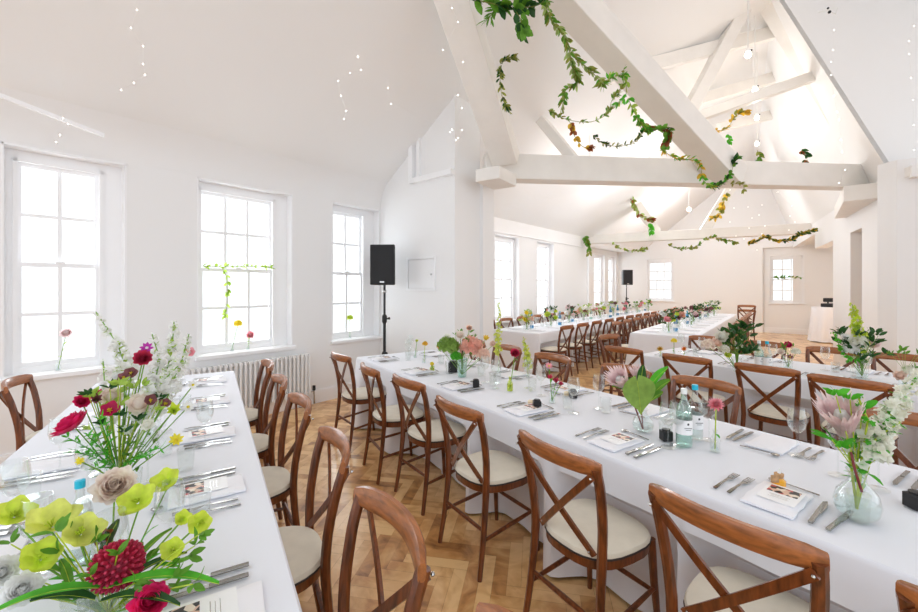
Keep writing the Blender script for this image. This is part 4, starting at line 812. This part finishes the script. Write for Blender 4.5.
budvase('orange bloom on the head of the second table', 'small clear vase with orange bloom, second table', 661, 357, (660, 349), .035, 'dahlia', 'f_gold_f', vh=.05, stemc='f_stem_yellow')
budvase('small orange bloom beside the taller sprig', 'small clear vase beside the tall sprig', 684, 361, (684, 349), .03, 'dahlia', 'f_orange', vh=.06, stemc='f_stem_yellow')
budvase('yellow sprig with green leaves on the second table', 'clear vase of the yellow sprig, second table', 674, 360, (674, 341), .03, 'cluster', 'f_yellow', stemc='f_leaf')
p = bw(788, 369); bouquet('mixed pink and white small bouquet beside the bottles', 'clear vase of the small mixed bouquet, second table', p, [('rose', at(788, 345, p.y), .035, 'f_magenta'), ('rose', at(781, 352, p.y), .035, 'f_blush'), ('cluster', at(796, 352, p.y), .04, 'f_ivory'), ('daisy', at(790, 357, p.y-.05), .03, 'f_mauve')], nleaf=5, spread=.06, top=.2)
# pale protea with the big lime leaf
p = bw(643, 432); Y = p.y; vase('round', p, .055, .12, 'round clear vase of the pale protea and folded lime leaf', 'glass'); f_ = p+V((0,0,.012))
cutflower('protea', 'pale pink protea behind the folded lime leaf', 'protea', at(621, 381, Y+.03), .070, V((-.65, -.25, .7)), f_, ['f_protea', 'f_white'], leaves=0, stem='f_stem_red', sr=.004)
cutflower('protea', 'second pale pink protea reaching above the first', 'protea', at(638, 374, Y+.12), .05, V((-.1, .0, 1)), f_, ['f_protea', 'f_white'], leaves=0, stem='f_stem_red', sr=.003)
leafthing('folded_leaf', 'large pale lime leaf folded over the round vase', at(641, 415, Y-.04), at(637, 381, Y-.05), .17, 'f_leaf_mid', None, V((0, 1, .3)))
for a_, b_, w, l, c_ in [((640, 395), (612, 387), .05, 'green leaf pointing to the aisle below the protea', 'f_leaf'), ((645, 395), (668, 368), .05, 'long glossy leaf above the wine glass', 'f_leaf_bright'), ((650, 398), (670, 381), .055, 'round dark leaf at the protea', 'f_leaf'), ((650, 402), (663, 393), .05, 'small round leaf low by the protea vase', 'f_leaf'), ((640, 395), (643, 366), .05, 'dark leaf between the two proteas', 'f_leaf_dark'), ((638, 395), (622, 378), .045, 'dark leaf under the pink bracts', 'f_leaf_dark')]:
    leafthing('glossy_leaf', l, at(*a_, Y+.02), at(*b_, Y+.0), w, c_, 'glossy leaves of the pale protea', V((0, 1, .4)))
# honey jar
p = bw(779, 489); t = thing('honey_jar', 'small jar of golden honey with cork and tag', 'jar', p)
obj('jar_body', MB().lathe([(.0001, 0), (.021, 0), (.022, .004), (.022, .03), (.016, .036), (.014, .04)], n=18), 'honey', t); obj('cork', MB().lathe([(.0001, .04), (.014, .04), (.016, .056), (.0001, .057)], n=14), 'cork', t); obj('tag', MB().box((-.045, -.02, .03), (-.015, -.017, .058)), 'cork', t, smooth=False); obj('ribbon', MB().tube([(0, 0, .057), (.003, 0, .075)], [.006, .002], 6), 'white_cap', t)
g3(NAP, 790, 500, 'x') if False else None
# macaron favours by the jars
for i, (x, y) in enumerate([(531, 405), (567, 396)]):
    p = bw(x, y); t = thing('macaron', 'pale tan macaron beside the black jar %s the pink bud vase' % ['before', 'behind'][i], 'sweet', p, 0, 'macarons on the centre table'); 
    obj('shell', MB().lathe([(.0001, 0), (.02, .002), (.022, .010), (.0001, .011)], n=16), 'cream', t); obj('filling', MB().lathe([(.019, .011), (.019, .016)], n=16), 'cork', t); obj('shell', MB().lathe([(.0001, .016), (.022, .016), (.019, .026), (.0001, .029)], n=16), 'cream', t)
# tall protea vase at the corner
p = bw(857, 519); Y = p.y; vase('round', p, .062, .16, 'large round clear vase with yellow-green and red stems'); f_ = p+V((0, 0, .03)); GP = 'flowers of the large round vase'
cutflower('protea', 'large open pale pink protea beside white blossom', 'protea', at(842, 418, Y+.03), .072, V((-.4, -.2, .85)), f_, ['f_protea', 'f_white'], group=GP, leaves=3, stem='f_stem_yellow', sr=.004, leafcol='f_leaf_bright', leafL=.07)
for x, y, l in [(868, 428, 'upper'), (877, 440, 'middle'), (873, 452, 'lower')]:
    c = at(x, y, Y+.02); cutflower('clustered_bloom', '%s of three creamy white blooms beside the large protea' % l, 'cluster', c, .032, up_to_cam(c, .6), f_, ['f_ivory'], group=GP, stem='f_stem_yellow', leaves=2, leafcol='f_leaf_bright')
for pts, r, n, l in [([(862, 455, Y), (885, 425, Y+.03), (900, 400, Y+.05), (926, 366, Y+.08)], .040, 60, 'long creamy white blossom branch leaning out of the picture'), ([(862, 455, Y), (880, 435, Y), (900, 422, Y)], .026, 18, 'short creamy white spray'), ([(862, 455, Y), (868, 420, Y), (858, 397, Y)], .022, 12, 'lime green sprig above the large protea')]:
    root = thing('blossom_spire', l, 'flower', f_, 0, GP); cluster_spire(root, [(0,0,0)]+[at(*q)-f_ for q in pts], r, n, 'f_ivory' if 'cream' in l else 'f_leaf_bright', 'f_leaf_bright', 'f_stem_yellow', .003)
t = thing('red_stem', 'dark red woody stem angled through the large round vase', 'stem', f_, 0, GP); obj('stalk', MB().tube([at(862, 492, Y-.03)-f_, at(855, 470, Y-.02)-f_, at(851, 452, Y)-f_], .004, 7), 'f_stem_red', t)
t = thing('leafy_sprig', 'bright green leaves low around the large protea', 'foliage', f_, 0, GP); ml, ms = MB(), MB()
for x, y in ((832, 440), (850, 450), (858, 440), (842, 448), (865, 462), (850, 400), (862, 410), (875, 460), (836, 396)): c = at(x, y, Y+.02)-f_; ms.tube([V((0,0,0)), V((0,0,.12)), c], .0018, 5); leafset(ml, c, c, 5, .05, .022, .9)
obj('stem', ms, 'f_stem_yellow', t); obj('leaves', ml, 'f_leaf_bright', t)
# second table bouquets
p = bw(737, 372); Y = p.y; bouquet('dark green and cream bouquet on the second table', 'clear vase of the dark green bouquet', p, [('rose', at(722, 337, Y), .06, 'f_ivory'), ('rose', at(716, 343, Y), .05, 'f_peach'), ('cluster', at(724, 350, Y), .05, 'f_ivory'), ('cluster', at(708, 345, Y), .06, 'f_blush'), ('rose', at(728, 355, Y), .03, 'f_lime')], nleaf=46, spread=.15, top=.40, leafcol=('f_leaf_dark',)*2, leafL=.075, vh=.14)
p = bw(862, 378); Y = p.y; bouquet('tall bouquet with a lime spire before the partition', 'clear vase of the lime spire bouquet', p, [('cluster', at(857, 343, Y), .075, 'f_ivory'), ('cluster', at(850, 350, Y), .06, 'f_white'), ('hellebore', at(874, 346, Y), .06, 'f_protea'), ('hellebore', at(868, 343, Y), .05, 'f_blush'), ('dahlia', at(846, 337, Y), .04, 'f_white')], nleaf=34, spread=.17, top=.36, leafcol=('f_leaf_dark',)*2, leafL=.07, vh=.13, vr=.045, spires=[([(860, 340, Y), (856, 320, Y), (852, 304, Y)], .045, 34, 'f_lime', 'f_leaf_lime'), ([(850, 360, Y), (838, 343, Y), (833, 333, Y)], .035, 14, 'f_leaf_bright', 'f_leaf'), ([(862, 350, Y), (868, 330, Y)], .03, 6, 'f_leaf', 'f_leaf_dark')])
p = bw(905, 388); bouquet('low white and green bouquet at the frame edge, second table', 'clear vase of the low white bouquet', p, [('cluster', at(910, 372, p.y), .05, 'f_ivory'), ('rose', at(900, 376, p.y), .04, 'f_peach')], nleaf=8)
# tall lime sprays between centre table and far wing (on the centre table's far side)
for x, y, hx, hy, l in [(499, 372, 499, 302, 'tall pale lime spray before the far windows'), (528, 377, 524, 338, 'shorter pale lime spray beside the red bloom')]:
    p = bw(x, y); vase('bud', p, .02, .10, 'clear bud vase of the ' + l.split(' before')[0].split(' beside')[0], name='bud_vase', group='bud vases'); f2 = p+V((0,0,.01)); root = thing('blossom_spire', l, 'flower', f2, 0, 'pale lime sprays'); cluster_spire(root, [(0,0,0), at(x-1, (y+hy)/2, p.y)-f2, at(hx, hy, p.y)-f2], .035, 26, 'f_hell', 'f_leaf_lime', 'f_stem_yellow')
# --- far tables: bouquets, blue bottles, glasses, napkins
pal = [['f_ivory', 'f_lime', 'f_yellow'], ['f_protea', 'f_mauve', 'f_white'], ['f_lime', 'f_leaf_lime', 'f_ivory'], ['f_salmon', 'f_ivory', 'f_mauve'], ['f_yellow', 'f_white', 'f_peach'], ['f_white', 'f_pink', 'f_lime']]
BB = P_bottle('glass_blue', 'blue_cap', 'blue')
def far_table(pt, L, wd, nm, seed, nb, darkleaf):
    random.seed(seed)
    for i in range(nb):
        t_ = .35+(L-.7)*i/(nb-1); b = pt(t_, wd/2+random.uniform(-.1, .1), zt); cs = random.choice(pal); sp = []
        for k in range(6):
            a_ = random.uniform(0, 2*pi); rr = random.uniform(.02, .15); sp.append((random.choice(['rose', 'cluster', 'dahlia', 'hellebore']), b+V((cos(a_)*rr, sin(a_)*rr, random.uniform(.15, .36))), random.uniform(.035, .065), random.choice(cs)))
        bouquet('mixed bouquet on the %s table, %s from its near end' % (nm, ORD[i]), 'clear vase under the %s bouquet of the %s table' % (ORD[i], nm), b, sp, nleaf=14, spread=.14, top=.34, leafcol=(random.choice(darkleaf),), group='mixed bouquets on the %s table' % nm, vgroup='bouquet vases on the %s table' % nm, leafL=.07)
        q = pt(t_+.32, wd/2+random.uniform(-.12, .12), zt); (BB if i % 4 < 3 else BOTC).put(q, random.random(), '%s bottle on the %s table after the %s bouquet' % (['blue glass', 'blue glass', 'blue glass', 'pale green'][i % 4], nm, ORD[i]), 'bottles on the %s table' % nm)
    ng = int(L/.64)
    for s, w in enumerate((.22, wd-.22)):
        sd = ['aisle' if nm.startswith('distant window') else 'window', 'window' if nm.startswith('distant window') else 'partition'][s]
        for i in range(ng):
            t_ = .38+.64*i; WINE.put(pt(t_+.2, w+(.16 if s == 0 else -.16), zt), 0, 'wine glass on the %s table, %s side, %s from its near end' % (nm, sd, ORD[i]), 'wine glasses on the %s table' % nm)
            TUMB.put(pt(t_+.08, w+(.2 if s == 0 else -.2), zt), 0, 'tumbler on the %s table, %s side, %s from its near end' % (nm, sd, ORD[i]), 'tumblers on the %s table' % nm)
            d_ = (pt(1, 0, 0)-pt(0, 0, 0)); NAP.put(pt(t_, w, zt), math.atan2(d_.y, d_.x), 'napkin on the %s table, %s side, %s from its near end' % (nm, sd, ORD[i]), 'napkins on the %s table' % nm)
far_table(Dpt, 8.0, .95, 'distant window', 3, 9, ['f_leaf', 'f_leaf_pale', 'f_leaf_dark']); far_table(Ept, 6.8, .98, 'distant middle', 5, 8, ['f_leaf_dark', 'f_leaf', 'f_leaf_dark'])
random.seed(11)
# flowers and vines at the windows
def sill(x, y, v=VW+.05): r_ = (x-CX)/F; Y = v/(N.x*r_+N.y); return V((r_*Y, Y, H+(HY-y)/F*Y))
for x, y, hx, hy, k, c_, lab, vl in [(58, 360, 66, 333, 'rose', 'f_protea', 'pink bloom on the sill of the two-column window', 'bud vase on the sill behind the bouquet'), (232, 348, 238, 324, 'cluster', 'f_yellow', 'yellow-green bloom on the three-column window sill', 'bud vase on the three-column window sill'), (248, 346, 250, 335, 'rose', 'f_pink', 'dusky pink bloom beside the yellow-green one', 'low bud vase beside the yellow-green bloom'), (350, 334, 350, 318, 'cluster', 'f_lime', 'lime bloom on the sill of the window by the speaker', 'bud vase on the sill by the speaker')]:  # first bloom is a paler pink, with the window glare put into its colour
    b = sill(x, y, VW-.03); b.z = .797; vase('bud', b, .02, .08, vl, name='bud_vase', group='bud vases'); c = at(hx, hy, b.y); cutflower('small_bloom', lab, k, c, .045, (.5, -.6, .4), b+V((0,0,.01)), [c_], leaves=6, leafcol='f_leaf_lime', leafL=.05)
def garland(lab, pts, n, L, w, cols, extra=None, group='leafy garlands on the roof timbers', thick=.003, curl=-.2, spread=.8):
    pts = [V(p) for p in pts]; o = pts[0]; root = thing('leaf_garland', lab, 'garland', o, 0, group); loc = [p-o for p in pts]
    ms = MB(); ms.tube(loc, thick, 5); obj('vine', ms, 'f_olive', root); mbs = [MB() for _ in cols]; tot = len(loc)-1
    for k in range(n):
        t = random.random()*tot; i = min(tot-1, int(t)); p = loc[i].lerp(loc[i+1], t-i); d_ = (loc[i+1]-loc[i]).normalized(); mb = random.choice(mbs)
        leafset(mb, p, d_+V((0,0,.15)), 2, L, w, spread, curl)
    for mb, c_ in zip(mbs, cols):
        if mb.v: obj('leaves', mb, c_, root)
    return root
def sm(pts, m_=5):                                   # smooth a pixel path
    P = [V(p) for p in pts]; out = []
    for i in range(len(P)-1):
        a_, b_, c_, d_ = P[max(0, i-1)], P[i], P[i+1], P[min(len(P)-1, i+2)]
        for k in range(m_):
            t = k/m_; out.append(.5*((2*b_)+(c_-a_)*t+(2*a_-5*b_+4*c_-d_)*t*t+(3*b_-a_-3*c_+d_)*t**3))
    return out+[P[-1]]
def gp(*q): return sm([at(*p) for p in q])
garland('vine hanging over the middle of the three-column window', [sill(x, y) for x, y in ((202, 266), (222, 267), (240, 266), (262, 267), (272, 268))], 26, .05, .025, ['f_leaf_lime'], group='vines on the windows')
garland('vine tail hanging down the three-column window', [sill(x, y) for x, y in ((222, 267), (227, 278), (228, 300), (225, 318))], 16, .05, .03, ['f_leaf_lime'], group='vines on the windows')
LG = ['f_leaf', 'f_leaf_pale', 'f_olive']; LD = ['f_leaf_dark', 'f_leaf']
garland('big-leaved dark garland crossing the top of the rafters', gp((462, -3, 3.6), (490, 3, 3.6), (510, 8, 3.6), (540, 4, 3.6), (548, -14, 3.7)), 34, .11, .07, LD, thick=.005)
garland('dark round-leaved tuft hanging under the top garland', gp((512, 6, 3.6), (520, 18, 3.6), (524, 32, 3.6)), 12, .10, .07, LD)
garland('fine-leaved sprig beside the dark tuft', gp((505, -2, 3.7), (496, 8, 3.7), (488, 20, 3.7)), 16, .10, .02, ['f_leaf'])
garland('long garland trailing down beside the diagonal timber', gp((543, -6, 3.8), (550, 18, 3.9), (566, 40, 4.0), (572, 65, 4.1), (578, 82, 4.2), (566, 90, 4.2), (562, 108, 4.2)), 120, .075, .028, LG)
garland('short branch swinging from the long garland', gp((566, 45, 4.0), (580, 62, 4.1), (592, 72, 4.1), (602, 84, 4.2)), 34, .075, .028, LG)
garland('small leafy piece tied at the valley rafter', gp((500, 64, 4.2), (507, 60, 4.2), (518, 57, 4.2)), 14, .07, .03, ['f_leaf_dark', 'f_olive'])
garland('thin strand hanging from the valley rafter', gp((501, 65, 4.2), (500, 80, 4.2), (503, 100, 4.2), (509, 111, 4.2)), 40, .06, .022, ['f_olive', 'f_leaf_dark'])
garland('thin loop slung from vine to timber', gp((548, 110, 4.3), (565, 119, 4.3), (590, 122, 4.4), (608, 113, 4.4), (612, 100, 4.4), (622, 88, 4.4), (624, 68, 4.4)), 70, .055, .022, LG)
garland('bright leaves at the end of the thin loop', gp((592, 88, 4.3), (604, 84, 4.3), (612, 78, 4.35), (624, 76, 4.4), (626, 95, 4.4), (618, 104, 4.4)), 42, .075, .035, ['f_leaf_bright', 'f_leaf_lime'])
garland('second loop slung lower towards the tie beam', gp((593, 135, 4.6), (604, 144, 4.6), (622, 146, 4.7), (638, 140, 4.8), (644, 130, 4.8)), 50, .055, .022, ['f_olive', 'f_leaf_dark'])
garland('yellowed dry leaves above the tie beam', gp((571, 122, 4.6), (574, 135, 4.6), (582, 146, 4.6), (590, 148, 4.6)), 22, .06, .04, ['f_gold_f', 'f_rust'])
garland('bright strand running down the diagonal timber', gp((628, 98, 4.5), (634, 112, 4.6), (641, 124, 4.7), (648, 132, 4.8)), 34, .07, .045, ['f_leaf_bright', 'f_leaf_lime'])
garland('dark leafy knot on the diagonal timber', gp((642, 126, 4.8), (655, 130, 4.8), (668, 130, 4.8), (666, 145, 4.85)), 34, .075, .055, ['f_leaf_dark', 'f_leaf', 'f_rust'])
garland('green strand at the foot of the diagonal timber', gp((660, 148, 4.9), (675, 158, 5.0), (690, 160, 5.1), (700, 165, 5.2), (703, 180, 5.25), (712, 187, 5.3)), 60, .07, .035, ['f_leaf_bright', 'f_leaf_lime', 'f_gold_f'])
garland('garland tail wrapped round the tie beam', gp((708, 188, 5.35), (722, 184, 5.4), (730, 176, 5.4), (734, 163, 5.4), (738, 158, 5.4)), 44, .07, .05, ['f_leaf', 'f_leaf_dark', 'f_leaf_bright'])
garland('short tail hanging under the tie beam', gp((730, 184, 5.45), (742, 184, 5.45), (744, 190, 5.45)), 12, .06, .035, ['f_olive'])
garland('golden drape under the slanting collar', gp((705, 130, 5.9), (716, 132, 5.9), (728, 127, 5.9), (736, 115, 5.9), (746, 112, 5.8)), 44, .07, .045, ['f_gold_f', 'f_olive'])
garland('small green drop below the golden drape', gp((728, 134, 6.4), (730, 142, 6.4)), 8, .07, .045, ['f_leaf_bright'])
garland('olive tuft standing on the tie beam', gp((757, 150, 6.1), (760, 156, 6.1), (758, 163, 6.1)), 18, .07, .04, ['f_olive', 'f_leaf'])
garland('dark tuft at the far end of the tie beam', gp((801, 150, 6.2), (807, 156, 6.2), (806, 163, 6.2)), 18, .08, .05, ['f_leaf_dark', 'f_rust'])
garland('strand down the brace behind the tie beam', gp((628, 192, 11.3), (634, 204, 11.3), (640, 215, 11.3), (652, 220, 11.2)), 36, .13, .08, ['f_leaf_pale', 'f_olive', 'f_rust'])
garland('green drop below the brace', gp((651, 222, 11.2), (651, 232, 11.2)), 10, .14, .08, ['f_leaf_bright'])
garland('golden strand on the second brace', gp((728, 192, 10.6), (722, 206, 10.6), (718, 216, 10.6), (711, 219, 10.6)), 34, .12, .08, ['f_olive', 'f_gold_f'])
garland('leafy end hanging where the far beam starts', gp((584, 236, 11.6), (588, 244, 11.6), (589, 253, 11.6)), 22, .12, .07, ['f_olive', 'f_leaf'], group='swags along the far beam')
garland('first swag along the far beam', gp((612, 243, 11.5), (622, 249, 11.5), (636, 251, 11.5), (646, 249, 11.4)), 46, .09, .05, ['f_leaf_pale', 'f_olive', 'f_leaf_lime'], group='swags along the far beam')
garland('second swag along the far beam', gp((668, 245, 11.0), (680, 249, 11.0), (695, 247, 10.8), (711, 237, 10.6), (722, 240, 10.5), (735, 243, 10.4)), 70, .09, .045, ['f_olive', 'f_leaf'], group='swags along the far beam')
garland('fullest swag at the partition end of the far beam', gp((748, 245, 10.0), (756, 241, 10.0), (766, 237, 10.0), (778, 241, 9.9), (790, 240, 9.8), (800, 234, 9.5), (815, 230, 9.2)), 120, .09, .055, ['f_olive', 'f_leaf_dark', 'f_gold_f'], group='swags along the far beam')
# vine on the end window rail
a_, b_ = at(771, 277.5, 13.2), at(803, 277.5, 12.75); garland('thin vine tied across the end wall window', [a_+(b_-a_)*k/6 for k in range(7)], 26, .08, .05, ['f_olive', 'f_leaf'], group='vines on the windows')
# fairy lights
FB = MB().ball((0, 0, 0), .0034, 6).mesh('fairy_bulb', 'fairy')
def fairy(lab, pts, hang=.4):
    hang = 2.2 if 'far aisle' in lab else hang
    pts = [V(p) for p in pts]; o = pts[0]; t = thing('fairy_light_string', lab, 'fairy lights', o, 0, 'strings of fairy lights'); pp = [p-o for p in pts]
    obj('wire', MB().tube([pp[0]+V((0,0,hang))]+pp, .0006, 4), 'wire', t)
    for p in pp: obj('fairy_bulb', FB, None, t, p)
for lab, Y, P in [('fairy lights hanging over the radiator table', 3.0, [(137, 10), (131, 28), (143, 46), (143, 64), (145, 75), (134, 83), (121, 90)]), ('short fairy light string above the first window', 2.9, [(63, 118), (68, 124), (60, 135), (56, 142)]), ('fairy lights hanging before the pier', 4.2, [(371, 10), (366, 20), (362, 34), (360, 45), (358, 57), (361, 70), (350, 73), (338, 81), (341, 96), (346, 111), (344, 119)]),
    ('fairy lights crossing the valley rafter', 3.4, [(452, 8), (458, 22), (443, 50), (463, 62), (458, 95), (462, 108), (452, 130), (458, 138)]), ('fairy lights below the pier ledge', 4.6, [(388, 88), (391, 104), (450, 132), (456, 140), (462, 130)]), ('fairy lights hanging before the steep ceiling', 5.2, [(834, 30), (833, 50), (831, 62), (831, 75), (834, 96), (837, 112), (839, 120), (841, 140), (842, 152), (845, 170), (839, 183)]), ('fairy lights by the front partition', 4.7, [(914, 26), (909, 41), (909, 54), (911, 78), (913, 100), (914, 125), (914, 150)]),
    ('fairy lights over the far aisle, first strand', 8.0, [(758, 186), (762, 205), (759, 215), (765, 226), (762, 234), (757, 250)]), ('fairy lights over the far aisle, second strand', 8.4, [(745, 190), (748, 207), (752, 218), (749, 228), (744, 239)]), ('fairy lights over the far aisle, third strand', 8.8, [(778, 192), (792, 206), (790, 216), (795, 222), (789, 230)]), ('fairy lights over the far aisle, fourth strand', 7.6, [(730, 190), (734, 208), (730, 222), (736, 236)])]: fairy(lab, [at(x, y, Y) for x, y in P])
t = thing('small_light_fitting', 'small wire light fitting with black specks high on the ceiling', 'lamp', at(828, 12, 5.4)); obj('bracket', MB().tube([(-.12, 0, 0), (0, 0, .02), (.1, 0, -.03), (.12, 0, .05)], .006, 6), 'wire', t); obj('lamp_head', MB().ball((.02, 0, 0), .02, 8), 'black', t); obj('lamp_head', MB().ball((0, 0, .05), .014, 8), 'black', t)
# drop unused prototypes
for pr_ in (CH, WINE, TUMB, FORK, KNIFE, SPOON, CARD, NAP, JAR, BOTC, BOTB, BB):
    if not pr_.used:
        for c, gs in KIDS[pr_.r.name]:
            for g_ in gs: bpy.data.objects.remove(g_)
            bpy.data.objects.remove(c)
        bpy.data.objects.remove(pr_.r)
